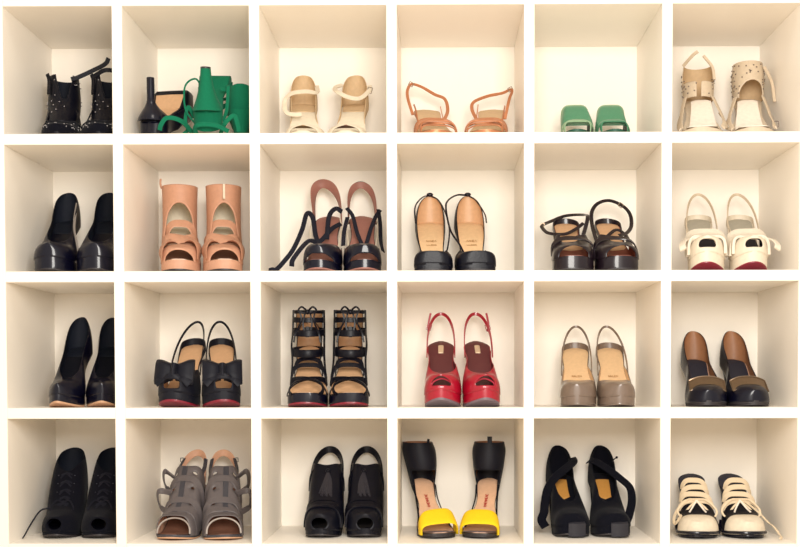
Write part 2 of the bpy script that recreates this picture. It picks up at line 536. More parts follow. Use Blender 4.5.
def lettering(s, n, t, size, m, along=False, x=0.0, h=0.0027, name='lettering', wf=0.62):
    """worn stamped characters, too faint to read, lying on the sloping insole"""
    d = 0.03
    a, b = s.P(t + d, 0), s.P(t - d, 0)
    fw = (b - a).normalized()                  # up the slope towards the heel
    right = Vector((1, 0, 0)); nn = right.cross(fw).normalized()
    o0 = s.P(t, x, 0) + nn * h
    ux, uy = (fw, -right) if along else (right, fw)
    rnd = random.Random(n * 7 + int(size * 1e5))
    parts = []
    def stroke(x0, y0, x1, y1, wd):
        dx, dy = x1 - x0, y1 - y0; l_ = math.hypot(dx, dy) or 1e-6; px, py = -dy / l_ * wd / 2, dx / l_ * wd / 2
        q = [(x0 + px, y0 + py), (x1 + px, y1 + py), (x1 - px, y1 - py), (x0 - px, y0 - py)]
        lo_ = [o0 + ux * p + uy * r_ for p, r_ in q]; hi_ = [v + nn * .0003 for v in lo_]
        parts.append(loft([lo_, hi_]))
    adv = size * .8; x0 = -adv * n / 2
    for k in range(n):
        cx = x0 + adv * (k + .15); w_ = size * wf; hh = size / 2; wd = size * .17
        for e in rnd.choice([((0, -1, 0, 1), (0, 1, 1, 0), (1, -1, 0, 0)), ((0, -1, 0, 1), (0, -1, 1, -1)), ((0, -1, .5, 1), (.5, 1, 1, -1)), ((0, -1, 0, 1), (0, 1, 1, 1), (0, 0, .8, 0), (0, -1, 1, -1)), ((0, -1, 0, 1), (0, 1, 1, -1), (1, -1, 1, 1))]):
            stroke(cx + e[0] * w_, e[1] * hh, cx + e[2] * w_, e[3] * hh, wd)
    return build(name, *join(*parts), m, s.o, recalc=True)

def settle(root, z):
    """let a thing that lies on its back or side touch the shelf"""
    bpy.context.view_layer.update()
    dg = bpy.context.evaluated_depsgraph_get()
    lo = 1e9
    for ch in root.children_recursive:
        if ch.type != 'MESH': continue
        ev = ch.evaluated_get(dg); me = ev.to_mesh()
        mw = ch.matrix_world
        for v in me.vertices: lo = min(lo, (mw @ v.co).z)
        ev.to_mesh_clear()
    root.location.z += z - lo + 0.0003

# ================================================================== third row (eye level)
def each(specs, fn):
    for sp in specs: fn(sp)

# -- black pointed pumps, far-left cubby
def pointed_pump(lb, ut, uh, sd, yt):
    s = Shoe('court_shoe', lb, 'black pointed pumps in the narrow end cubby', 3, ut, uh, yt, 0.205, 0.135, 0.020, 0.0388, 0.029, (0.34, 1.9), sd, spring=0.008)
    s.sole(M['patent'], M['tansole'], oth=0.0045)
    s.insole(M['suede'])
    s.insole(M['dkline'], 0.9, 0.0, 0.2, 0.0022, 'heel_pad')
    s.heel(M['patent'])
    s.upper(M['patent'], M['dkline'], [(0, .078), (.2, .076), (.45, .058), (.7, .040), (.85, .034), (1, .02)], [(0, .072), (.05, .070), (.12, .060), (.22, .048), (.4, .038), (.6, .034)], .74, .3, off=.0012, p=.8)
pointed_pump('black pointed pump, whole in view, in the end cubby above the black lace-up shoes', 64, 82, 1, .03)
pointed_pump('black pointed pump half hidden behind the upright beside the black bow slingbacks', 105, 113, -1, .055)

# -- navy black satin slingbacks with bows
def bow_data(w, h, d):
    parts = []
    for sg in (-1, 1):
        rings = []
        for i in range(13):
            k = i / 12
            x = sg * (0.003 + (w / 2 - 0.003) * k)
            hh = h * (0.66 + 0.34 * sm(k * 1.25)) / 2 * (1 if k < .93 else .95)
            dd = d * (0.35 + 0.65 * math.sin(PI * min(1, k * .9 + .06))) / 2
            ring = []
            for j in range(24):
                a = 2 * PI * j / 24
                pl = 1 + 0.10 * math.cos(5 * a) * (1 - .4 * k)
                ring.append(Vector((x, dd * pl * math.cos(a), hh * pl * math.sin(a) + 0.10 * h * (k - .5) * 0)))
            rings.append(ring)
        parts.append(loft(rings))
    return join(*parts)
def knot_data(w, h, d):
    rings = []
    for i in range(9):
        a = -PI / 2 + PI * i / 8
        rings.append([Vector((w / 2 * math.cos(2 * PI * j / 16) * (.75 + .25 * abs(math.sin(a))), d / 2 * math.sin(2 * PI * j / 16), h / 2 * math.sin(a))) for j in range(16)])
    return loft(rings)
def put(o, loc, rx=0, ry=0, rz=0):
    o.location = loc; o.rotation_euler = (rx, ry, rz)
    return o
def bow_shoe(lb, ut, uh, sd):
    s = Shoe('slingback_shoe', lb, 'black bow slingbacks', 3, ut, uh, 0.03, 0.205, 0.142, 0.022, 0.0435, 0.029, (0.22, 2.6), sd, spring=0.010)
    s.sole(M['satin'], M['redsole'], oth=0.005)
    s.insole(M['tan'], .95)
    s.heel(M['satin'])
    A = [(0, .05), (.2, .05), (.5, .05), (.7, .048), (.88, .046), (1, .036)]
    s.upper(M['satin'], M['tan'], A, [(0, .02), (.3, .02), (.6, .03)], .70, .5, t0=.56, off=.0012,
            cut=lambda t, x, h, z: t > .8 and ((x / .0185) ** 4 + ((h - .016) / .0105) ** 4) < 1)
    s.upper(M['satin'], M['satin'], [(0, .03), (.3, .03)], [(0, .017), (.1, .016), (.22, .008), (.3, .001)], .9, .85, t1=.3, off=.0012, name='heel_counter')
    s.sling(M['satin'], .50, .008, .196, .030, .0055, wl0=.034, e=.62, back=-.01)
    b = build('bow', *bow_data(.086, .058, .026), M['satin'], s.o, recalc=True)
    put(b, s.P(.86, 0, .050) + Vector((0, -.008, -.001)), -.35)
    k = build('knot', *knot_data(.016, .030, .024), M['satin'], b, recalc=True); k.location = (0, -.006, 0)
    for sg in (-1, 1):
        pts = [Vector((sg * .005, -.004, -.006)), Vector((sg * .022, -.010, -.018)), Vector((sg * .038, -.006, -.030))]
        P_ = catmull(pts, 5)
        v, fc = ribbon_data(P_, [Vector((0, -1, .2))] * len(P_), [.010 + .010 * i / (len(P_) - 1) for i in range(len(P_))], .002)
        build('bow_tail', v, fc, M['satin'], b, recalc=True)
bow_shoe('black satin bow slingback with red sole, heel strap leaning towards its mate', 178, 195.5, 1)
bow_shoe('black satin bow slingback with red sole, nearer the cage heels', 223.5, 222, -1)

# -- black cage heels
def cage_heel(lb, ut, uh, sd):
    s = Shoe('caged_sandal', lb, 'black caged ankle sandals', 3, ut, uh, 0.03, 0.20, 0.140, 0.022, 0.0462, 0.029, (0.2, 2.8), sd, spring=0.006)
    s.sole(M['patent'], M['redsole'], oth=0.004)
    s.insole(M['tan'], .96)
    s.heel(M['patent'])
    p = M['leather']
    s.upper(M['patent'], M['tan'], [(0, .06), (.2, .06), (.3, .05)], [(0, .060), (.1, .056), (.2, .03), (.3, .004)], .9, .85, t1=.3, off=.0012, name='heel_counter')
    # crossed toe straps
    s.band(p, .96, .50, .036, .010, q=1.2, p=.9); s.band(p, .50, .96, .036, .010, q=1.2, p=.9, th=.0028)
    s.band(p, .86, .56, .032, .005, q=1.2, p=.9); s.band(p, .56, .86, .032, .005, q=1.2, p=.9, th=.0028)
    s.band(p, .56, .56, .044, .012)
    s.band(p, .46, .56, .046, .006); s.band(p, .56, .46, .046, .006, th=.0028)
    # instep bar and ankle bands
    zt = s.H
    def ring(z, rx, ry, wd, ct=.20, dip=0.0, a0=-PI, a1=PI, n=36):
        pts, ns = [], []
        cl = abs(a1 - a0 - 2 * PI) < 1e-6
        for i in range(n + (0 if cl else 1)):
            a = a0 + (a1 - a0) * i / n
            pts.append(Vector((s.c(.2) + rx * math.sin(a), s.L * (1 - ct) - ry * math.cos(a), z - dip * math.cos(a))))
            ns.append(Vector((math.sin(a), -math.cos(a), 0)))
        return ribbon('strap', pts, ns, wd, .002, p, s.o, cl)
    rows = [(zt - .002, s.c(.2), .16, .032, .036), (zt + .04, s.c(.2), .18, .034, .037), (zt + .082, s.c(.2), .19, .0345, .0355)]
    s.cuff(p, M['tan'], rows, name='ankle_back', keep=lambda a, k: abs(a) > 2.0, label='ankle back lined in tan')
    for sg in (-1, 1):
        s.path(p, [s.P(.62, sg * .040, .010), s.P(.45, sg * .036, .030), (sg * .037, s.L * .72 - .02, zt - .002), (sg * .036, s.L * .8 - .01, zt + .030), (sg * .035, s.L * .8 - .004, zt + .080)], .007, .0022, 'side_strap', nrm=(sg, -.5, .2))
    ring(zt - .016, .036, .052, .018, .30, .006)
    ring(zt + .030, .0365, .046, .015, .24, .006)
    ring(zt + .058, .0355, .040, .012, .20, .003)
    ring(zt + .076, .035, .038, .008, .18, .002)
    # laced-up front: lace loops and bow
    for sg in (-1, 1):
        s.path(p, [(sg * .004, s.L * .8 - .048, zt + .020), (sg * .010, s.L * .8 - .046, zt + .045), (sg * .006, s.L * .8 - .042, zt + .070)], .004, name='lace')
        s.path(p, [(sg * .030, s.L * .72 - .046, zt + .004), (sg * .026, s.L * .74 - .048, zt + .024), (sg * .014, s.L * .8 - .046, zt + .055), (sg * .020, s.L * .8 - .046, zt + .080)], .004, name='lace')
        s.path(p, [(0, s.L * .8 - .043, zt + .074), (sg * .012, s.L * .8 - .052, zt + .084), (sg * .020, s.L * .8 - .050, zt + .076), (sg * .008, s.L * .8 - .047, zt + .070), (0, s.L * .8 - .045, zt + .072)], .0045, name='bow_loop')
    o = build('knot', *ball_data((0, s.L * .8 - .048, zt + .073), .006, 10), p, s.o)
    o = build('zip_tab', *loft([[Vector((x, s.L * .8 - .050, z)) for x in (-.004, .004)] + [Vector((x, s.L * .8 - .046, z)) for x in (.004, -.004)] for z in (zt + .016, zt + .040)]), p, s.o, recalc=True)
cage_heel('black caged lace-up heel standing nearer the bow slingbacks', 306, 310, 1)
cage_heel('black caged lace-up heel standing nearer the red slingbacks', 351, 350, -1)

# -- red patent slingbacks
def red_shoe(lb, ut, uh, sd):
    s = Shoe('slingback_shoe', lb, 'red peep-toe slingbacks', 3, ut, uh, 0.03, 0.205, 0.148, 0.024, 0.0425, 0.031, (0.26, 2.2), sd, spring=0.012)
    s.sole(M['red'], M['graysole'], oth=0.0055)
    s.insole(M['redin'], .95)
    s.insole(M['redin'], .80, 0.0, .62, .0022, 'sock_lining', endround=.06)
    s.heel(M['red'])
    A = [(0, .05), (.2, .05), (.5, .05), (.7, .044), (.88, .040), (1, .030)]
    hole = lambda t, x, h, z: t > .76 and ((x / .0235) ** 2 + ((h - .010) / .0185) ** 2) < 1 and h > .009
    s.upper(M['red'], M['redin'], A, [(0, .004), (.22, .006), (.36, .016), (.6, .028)], .72, .42, t0=.2, off=.0012, cut=hole)
    # piping round the peep toe
    s.path(M['redmatte'], [s.P(.885, -.0235, .010) + Vector((0, -.010, 0)), s.P(.87, -.018, .023) + Vector((0, -.012, 0)), s.P(.86, 0, .0305) + Vector((0, -.011, 0)), s.P(.87, .018, .023) + Vector((0, -.012, 0)), s.P(.885, .0235, .010) + Vector((0, -.010, 0))], .003, .0025, name='toe_piping')
    s.sling(M['red'], .30, .004, .214, .030, .0075, wl0=.032, e=.6, back=-.02)
    g = -sd
    bx = -sd * .028
    s.buckle((bx, s.L * .97, .182), .010, .013, M['red'], 0.3 * sd)
    s.path(M['red'], [(bx - .001, s.L * .96, .172), (bx - sd * .001, s.L * .955, .190), (bx + sd * .004, s.L * .95, .215)], .005, name='strap_end')
    box_l = s.insole(M['goldtab'], .20, .13, .24, .0036, 'label')
red_shoe('red patent peep-toe slingback standing nearer the cage heels', 440.5, 441, 1)
red_shoe('red patent peep-toe slingback standing nearer the taupe slingbacks', 483.5, 476, -1)

# -- taupe patent slingbacks
def taupe_shoe(lb, ut, uh, sd):
    s = Shoe('slingback_shoe', lb, 'taupe patent slingbacks', 3, ut, uh, 0.035, 0.205, 0.133, 0.018, 0.0415, 0.031, (0.24, 2.3), sd, spring=0.004)
    s.sole(M['taupe'], M['taupe'], oth=0.003)
    s.insole(M['paletan'], .96)
    s.heel(M['taupe'])
    A = [(0, .05), (.2, .05), (.5, .045), (.72, .036), (.88, .031), (1, .022)]
    s.upper(M['taupe'], M['paletan'], A, [(0, .005), (.30, .005), (.5, .022), (.6, .026)], .76, .62, t0=.34, off=.0012)
    s.upper(M['taupe'], M['taupe'], [(0, .03), (.3, .03)], [(0, .015), (.1, .014), (.2, .009), (.3, .001)], .9, .85, t1=.3, off=.0012, name='heel_counter')
    s.sling(M['taupe'], .46, .004, .184, .030, .0055, wl0=.034, e=.62, back=-.015)
    lettering(s, 5, .46, .0055, M['ink'])
taupe_shoe('taupe patent slingback whose heel strap rises slightly higher than its mate', 576, 575, 1)
taupe_shoe('taupe patent slingback standing nearer the black buckle pumps', 618, 608, -1)

# -- black patent pumps with metal plates
def plate_pump(lb, ut, uh, sd):
    s = Shoe('court_shoe', lb, 'black pumps with bronze plates', 3, ut, uh, 0.045, 0.215, 0.105, 0.007, 0.0455, 0.031, (0.22, 2.3), sd, spring=0.003)
    s.sole(M['darksole'], M['darksole'], th=.006)
    s.insole(M['pinkline'], .96)
    s.insole(M['navy'], .88, .02, .72, .0022, 'sock_lining', endround=.03)
    s.heel(M['patent'], 'cone', .008, .026)
    A = [(0, .074), (.2, .072), (.5, .050), (.72, .040), (.88, .034), (1, .022)]
    s.upper(M['patent'], M['brownline'], A, [(0, .068), (.05, .066), (.12, .058), (.22, .046), (.4, .034), (.6, .027)], .745, .3, off=.0012, p=.7)
    # curved rectangular plate with a raised rim
    rings = []
    for i in range(13):
        a = -1 + 2 * i / 12
        x = a * .038; dz = -.010 * abs(a) ** 2.4
        c0 = s.P(.85, x, .030 + dz)
        c1 = s.P(.73, x, .053 + dz)
        nrm = Vector((a * .35, -.85, .5)).normalized() * .002
        rings.append([c0, c0 + nrm, c1 + nrm, c1])
    pl = build('metal_plate', *loft(rings), M['bronze'], s.o, recalc=True, label='bronze metal plate')
    edge = [rg[1] for rg in rings] + [rg[2] for rg in rings][::-1]
    tube('plate_rim', [e + Vector((0, -.0006, .0006)) for e in edge], .0016, M['bronze'], pl, closed=True, n=6)
plate_pump('black patent pump with bronze plate, partly in front of its mate', 704, 693, 1)
plate_pump('black patent pump with bronze plate, standing nearer the open side wall', 749, 731, -1)

# ================================================================== second row
def platform_pump(lb, ut, uh, sd):
    s = Shoe('platform_pump', lb, 'black patent platform pumps', 2, ut, uh, 0.035, 0.205, 0.138, 0.028, 0.0450, 0.030, (0.24, 2.4), sd, spring=0.006)
    s.sole(M['patent'], M['darksole'], oth=0.003)
    s.insole(M['leather'], .96)
    s.insole(M['dkline'], .88, 0.0, .3, .0022, 'heel_pad')
    s.heel(M['patent'])
    A = [(0, .075), (.2, .074), (.45, .055), (.7, .040), (.88, .034), (1, .026)]
    s.upper(M['patent'], M['dkline'], A, [(0, .068), (.05, .066), (.12, .058), (.22, .048), (.4, .036), (.6, .030)], .72, .3, off=.0012, p=.7)
    if sd > 0: s.path(M['greypipe'], [s.P(t_, s.w(t_) * f_ + .0012, h_) for t_, f_, h_ in ((.14, .75, .052), (.28, .88, .040), (.42, .95, .030), (.55, .98, .022), (.66, 1, .010), (.76, 1, -.004))], .007, .0012, name='side_piping', nrm=(.75, -.6, .2), label='grey satin piping')
platform_pump('black patent platform pump, whole in view, in the end cubby below the studded shoes', 54, 69.5, 1)
platform_pump('black patent platform pump half hidden by the upright beside peach booties', 99.5, 110, -1)

# -- peach ankle boots
def peach_boot(lb, ut, uh, sd, split):
    s = Shoe('ankle_boot', lb, 'peach cut-out booties', 2, ut, uh, 0.030, 0.205, 0.125, 0.020, 0.045, 0.031, (0.22, 2.6), sd, spring=0.004)
    s.sole(M['peach'], M['darksole'], oth=0.003)
    s.insole(M['peachin'], .95)
    s.insole(M['brownin'], .94, .44, 1.0, .0022, 'toe_lining')
    s.heel(M['peach'], 'block', .018, .027)
    A = [(0, .07), (.2, .07), (.4, .062), (.6, .058), (.8, .040), (1, .024)]
    def cut(t, x, h, z):
        if t > .84 and (x / .031) ** 2 + ((h - .002) / .019) ** 2 < 1: return True
        if t < .80: return True
        # two lens-shaped gaps between the crossing straps
        if .60 < t < .84:
            c_ = .735 - 2.2 * sd * x
            return abs(t - c_) < .022 - .6 * abs(x + sd * .004) and abs(x + sd * .004) < .026
        return False
    s.upper(M['peach'], M['brownin'], A, [(0, .03), (.3, .03), (.5, .04)], .60, .44, t0=.34, off=.0012, cut=cut)
    s.band(M['peach'], .90, .50, .050, .036, th=.0026, low=0)
    s.band(M['peach'], .52, .90, .053, .036, th=.0030, low=0)
    s.band(M['peach'], .44, .46, .056, .022, th=.0026, low=0)
    z0, z1 = s.H - .055, s.H + .085
    rows = [(z0, s.c(.3), .36, .041, .056), (z0 + .05, s.c(.3), .28, .0385, .052), (z0 + .100, s.c(.3), .22, .039, .046), (z1, s.c(.3), .21, .0405, .044)]
    def keep(a, k):
        aw = 1.05 * (max(0, 1 - (k / .70) ** 2)) ** .5 if k < .70 else 0
        if split: aw *= .85
        return abs(a) > aw
    c = s.cuff(M['peach'], M['peachin'], rows, keep=keep)
    if split:
        s.path(M['peachin'], [(s.c(.3), s.L * .78 - .0475, z1 - .001), (s.c(.3), s.L * .775 - .050, z1 - .020), (s.c(.3), s.L * .75 - .052, z1 - .036)], .005, .002, name='zip', label='pale zip down the front')
    else:
        s.path(M['peach'], [(-.040, s.L * .79, z1 - .004), (-.043, s.L * .79, z1 + .006), (-.0425, s.L * .79, z1 + .018)], .006, .003, name='pull_tab', nrm=(-1, -.4, 0))
peach_boot('peach ankle bootie with plain front and a pull tab on its cuff', 179, 181, 1, False)
peach_boot('peach ankle bootie with a pale zip line down its cuff', 225, 224, -1, True)

# -- dusty pink lace-up heels with black ribbons
def ribbon_heel(lb, ut, uh, sd, big):
    s = Shoe('lace_up_heel', lb, 'pink-lined heels with black ribbon ties', 2, ut, uh, 0.035, 0.205, 0.150, 0.018, 0.0430, 0.030, (0.22, 2.4), sd, spring=0.006)
    s.sole(M['patent'], M['dusty'], oth=0.003)
    s.insole(M['dusty'], .95)
    s.heel(M['patent'])
    A = [(0, .05), (.2, .05), (.5, .05), (.72, .044), (.88, .040), (1, .030)]
    s.upper(M['patent'], M['dusty'], A, [(0, .03), (.3, .02), (.6, .026)], .745, .66, t0=.62, off=.0012,
            cut=lambda t, x, h, z: t > .82 and (x / .033) ** 2 + ((h + .001) / .015) ** 2 < 1)
    # tall open heel ring
    sh = (-.018 if big else -.002)
    top = .228 if big else .224
    s.sling(M['dusty'], .20, .004, top, .036 if big else .034, .021 if big else .016, .0022, wl0=.031, e=.62, back=-.03, shift=sh, name='heel_ring')
    s.sling(M['patent'] if not big else M['dusty'], .20, .002, top + .007, .0375 if big else .0355, .004, .0022, wl0=.032, e=.62, back=-.035, shift=sh, name='ring_edge')
    bl = M['blacklace']
    for sg in (-1, 1):
        s.path(M['cream'], [s.P(.30, sg * .031, .030), s.P(.42, sg * .036, .026), s.P(.60, sg * .030, .020), s.P(.70, sg * .034, .014)], .0035, .0016, name='side_cord', nrm=(sg, -.5, .3), label='pale side cord')
    if big:
        z = 0
        s.path(bl, [s.P(.40, .034, .036), s.P(.48, .014, .040), s.P(.60, -.012, .036), s.P(.72, -.034, .050), (-.050, -.006, .030), (-.054, -.010, .012)], .011, .002, name='ribbon_tie')
        s.path(bl, [s.P(.62, -.010, .030), s.P(.50, -.022, .030), s.P(.40, -.030, .050), s.P(.36, -.044, .052), s.P(.44, -.054, .030), (-.062, .060, .058), (-.078, .040, .030), (-.092, .022, .010), (-.102, .016, .008), (-.110, .022, .007)], .011, .002, name='ribbon_tie')
        s.path(bl, [s.P(.56, .004, .034), s.P(.44, .008, .060), s.P(.38, .022, .066), s.P(.34, .036, .052)], .011, .002, name='ribbon_tie')
    else:
        s.path(bl, [s.P(.34, -.036, .060), s.P(.40, -.022, .052), s.P(.52, -.010, .036), s.P(.62, .006, .030), s.P(.52, .020, .050), s.P(.42, .030, .056), s.P(.36, .040, .060)], .009, .002, name='ribbon_tie')
        s.path(bl, [s.P(.36, .036, .060), s.P(.46, .040, .050), s.P(.62, .042, .040), (.040, .040, .050)], .012, .002, name='ribbon_tie', nrm=(.6, -.8, .2))
        s.path(bl, [s.P(.40, -.034, .050), s.P(.50, -.040, .040), s.P(.62, -.042, .030)], .010, .002, name='ribbon_tie', nrm=(-.3, -.8, .2))
ribbon_heel('pink-lined heel with high ring, its black ribbon trailing down onto the shelf', 321, 330, 1, True)
ribbon_heel('pink-lined heel with black ribbon ties kept close, beside the upright', 364.5, 362, -1, False)

# -- black toe, tan insole ankle-strap pumps
def dorsay(lb, ut, uh, sd):
    s = Shoe('ankle_strap_pump', lb, 'square-toed ankle-strap pumps with tan insoles', 2, ut, uh, 0.035, 0.21, 0.135, 0.012, 0.0435, 0.033, (0.12, 3.5), sd, waist=.70, spring=0.003)
    s.wc = [(0, .031), (.13, .034), (.30, .031), (.5, .025), (.62, .030), (.70, s.W), (.86, s.W), (1, s.W * .9)]
    s.sole(M['leather'], M['darksole'], oth=0.003)
    s.insole(M['paletan'], .96)
    s.heel(M['patent'])
    s.upper(M['leather'], M['paletan'], [(0, .06), (.5, .05), (.72, .030), (.88, .028), (1, .026)], [(0, .02), (.3, .02), (.6, .032)], .735, .70, t0=.66, off=.0012, p=.36, q=.6)
    s.upper(M['leather'], M['tan'], [(0, .066), (.2, .064), (.5, .04)], [(0, .062), (.06, .060), (.14, .050), (.26, .026), (.42, .006), (.5, .003)], .9, .85, t1=.5, off=.0012, name='heel_counter', p=.75)
    lettering(s, 5, .37, .006, M['ink'])
    lettering(s, 7, .42, .004, M['ink'])
    p = M['patent']
    top = Vector((s.c(.1), s.L * .99, s.H + .064))
    k = build('buckle', *ball_data(top + Vector((0, -.004, .001)), .0062, 10, (1.3, .8, .8)), p, s.o)
    if sd > 0:
        s.path(p, [top, (-.016, s.L * .92, s.H + .058), (-.031, s.L * .82, s.H + .040), (-.036, s.L * .72, s.H + .020), (-.034, s.L * .62, s.H - .012)], .0035, name='ankle_strap', nrm=(-.6, -.8, .2))
        s.path(p, [top, (.020, s.L * .92, s.H + .050), (.036, s.L * .75, s.H + .012), (.042, s.L * .55, s.H - .030), (.036, s.L * .36, .060), (.030, s.L * .33, .048)], .0035, name='ankle_strap', nrm=(.6, -.8, .2))
    else:
        s.path(p, [top, (-.026, s.L * .93, s.H + .062), (-.050, s.L * .80, s.H + .045), (-.057, s.L * .70, s.H + .022), (-.050, s.L * .56, s.H - .030), (-.034, s.L * .40, .070), (-.026, s.L * .33, .050)], .0045, name='ankle_strap', nrm=(-.5, -.8, .2))
        s.path(p, [top, (.018, s.L * .93, s.H + .050), (.034, s.L * .78, s.H + .015), (.036, s.L * .7, s.H - .008)], .003, name='ankle_strap', nrm=(.6, -.8, .2))
dorsay('square-toed black pump with tan insole, its ankle strap close to the heel', 431.5, 430, 1)
dorsay('square-toed black pump with tan insole, its ankle strap swung out towards its mate', 476, 468, -1)

# -- espresso platform sandals with thin ankle straps
def plat_sandal(lb, ut, uh, sd, loop):
    s = Shoe('platform_sandal', lb, 'dark brown patent platform sandals', 2, ut, uh, 0.030, 0.195, 0.128, 0.026, 0.0475, 0.030, (0.2, 2.8), sd, spring=0.004)
    s.sole(M['espresso'], M['darksole'], oth=0.003)
    s.insole(M['rust'], .95)
    s.insole(M['tan'], .86, .03, .55, .0022, 'heel_pad', endround=.04)
    s.heel(M['espresso'])
    A = [(0, .05), (.2, .05), (.5, .05), (.7, .038), (.85, .030), (1, .022)]
    def cut(t, x, h, z):
        if t > .80 and (x / .033) ** 2 + ((h - .002) / .020) ** 2 < 1: return True
        return t > .60 and t < .72 and abs(x + sd * .006) < .020 and h > .02
    s.upper(M['espresso'], M['rust'], A, [(0, .03), (.3, .02), (.6, .03)], .62, .5, t0=.52, off=.0012, cut=cut)
    s.band(M['espresso'], .62, .78, .047, .013, th=.003, low=0)
    s.upper(M['espresso'], M['espresso'], [(0, .03), (.4, .03)], [(0, .015), (.08, .013), (.3, .008), (.44, .002)], .9, .85, t1=.44, off=.0012, name='heel_counter', p=.8)
    e = M['espresso']
    if loop:   # strap standing up in a wide loop
        s.path(e, [s.P(.44, -.034, .004), s.P(.2, -.038, .012), s.P(.06, -.034, .030), (-.018, s.L * 1.0, .176), (.010, s.L * 1.0, .183), (.040, s.L * .95, .168), (.052, s.L * .85, .145), (.048, s.L * .72, .115), (.030, s.L * .58, .096), (.012, s.L * .5, .090)], .009, name='ankle_strap', nrm=(0, -.9, .5))
        s.buckle((.034, s.L * .95, .171), .010, .009, M['bronze'], .7)
        s.path(e, [s.P(.5, .038, .006), s.P(.42, .030, .018), s.P(.40, .010, .026), s.P(.46, -.014, .018)], .009, name='instep_strap', nrm=(0, -.7, .7))
    else:      # strap fallen forward
        s.path(e, [s.P(.42, .030, .010), (.046, s.L * .7, .134), (.040, s.L * .86, .146), (.002, s.L * 1.0, .148), (-.034, s.L * .92, .133), (-.053, s.L * .80, .122), (-.056, s.L * .72, .113), (-.044, s.L * .60, .098), (-.010, s.L * .54, .094), (.016, s.L * .60, .106), (.036, s.L * .68, .122)], .009, name='ankle_strap', nrm=(0, -.8, .6))
        s.buckle((-.055, s.L * .78, .120), .008, .010, M['bronze'], .2)
        s.path(e, [s.P(.30, -.030, .004), s.P(.45, -.032, .006), s.P(.6, -.036, .016)], .005, name='side_strap', nrm=(-.4, -.9, .2))
plat_sandal('dark brown platform sandal with its ankle strap fallen low', 571, 565, 1, False)
plat_sandal('dark brown platform sandal with its ankle strap standing in a tall loop', 618, 606, -1, True)

# -- white folded-satin slingbacks with red soles
def fold_shoe(lb, ut, uh, sd):
    s = Shoe('slingback_shoe', lb, 'white slingbacks with folded satin fronts', 2, ut, uh, 0.030, 0.205, 0.138, 0.026, 0.0400, 0.030, (0.22, 2.4), sd, spring=0.014)
    s.sole(M['cream'], M['redsole'], oth=0.003)
    s.insole(M['cream'], .95)
    s.insole(M['greypad'], .88, .02, .40, .0022, 'heel_pad')
    s.heel(M['cream'])
    A = [(0, .05), (.2, .05), (.5, .05), (.7, .046), (.88, .042), (1, .032)]
    s.upper(M['cream'], M['navy'], A, [(0, .03), (.3, .02), (.6, .03)], .68, .55, t0=.52, off=.0012,
            cut=lambda t, x, h, z: t > .78 and (x / .019) ** 4 + ((h - .017) / .0095) ** 4 < 1)
    s.upper(M['cream'], M['cream'], [(0, .03), (.4, .03)], [(0, .014), (.1, .013), (.3, .008), (.44, .002)], .9, .85, t1=.44, off=.0012, name='heel_counter')
    s.sling(M['ivory'], .46, .006, .198, .030, .006, wl0=.034, e=.6, back=-.01)  # darker tone than the shoe: the strap's shading is in its colour
    f_ = M['creamfold']
    # overlapping soft folds across the front
    for k, (t1, t2, h, wd) in enumerate(((.64, .68, .056, .022), (.72, .66, .058, .018), (.70, .78, .053, .020), (.82, .72, .052, .018), (.76, .86, .048, .016))):
        if sd < 0: t1, t2 = t2, t1
        s.band(f_, t1, t2, h, wd, 'satin_fold', th=.006, p=.45, q=.5, wf=1.0, low=.006)
    s.insole(M['navy'], .94, .42, 1.0, .0022, 'toe_lining')
    for sg in (-sd,):
        s.path(f_, [s.P(.74, sg * .040, .046), s.P(.84, sg * .050, .036), s.P(.92, sg * .053, .020), s.P(.95, sg * .050, .008)], .016, .004, name='satin_tail', nrm=(sg * .5, -.8, .3))
fold_shoe('white folded-satin slingback with the taller heel strap', 704, 697, 1)
fold_shoe('white folded-satin slingback with lower heel strap, towards the open side wall', 750, 738, -1)

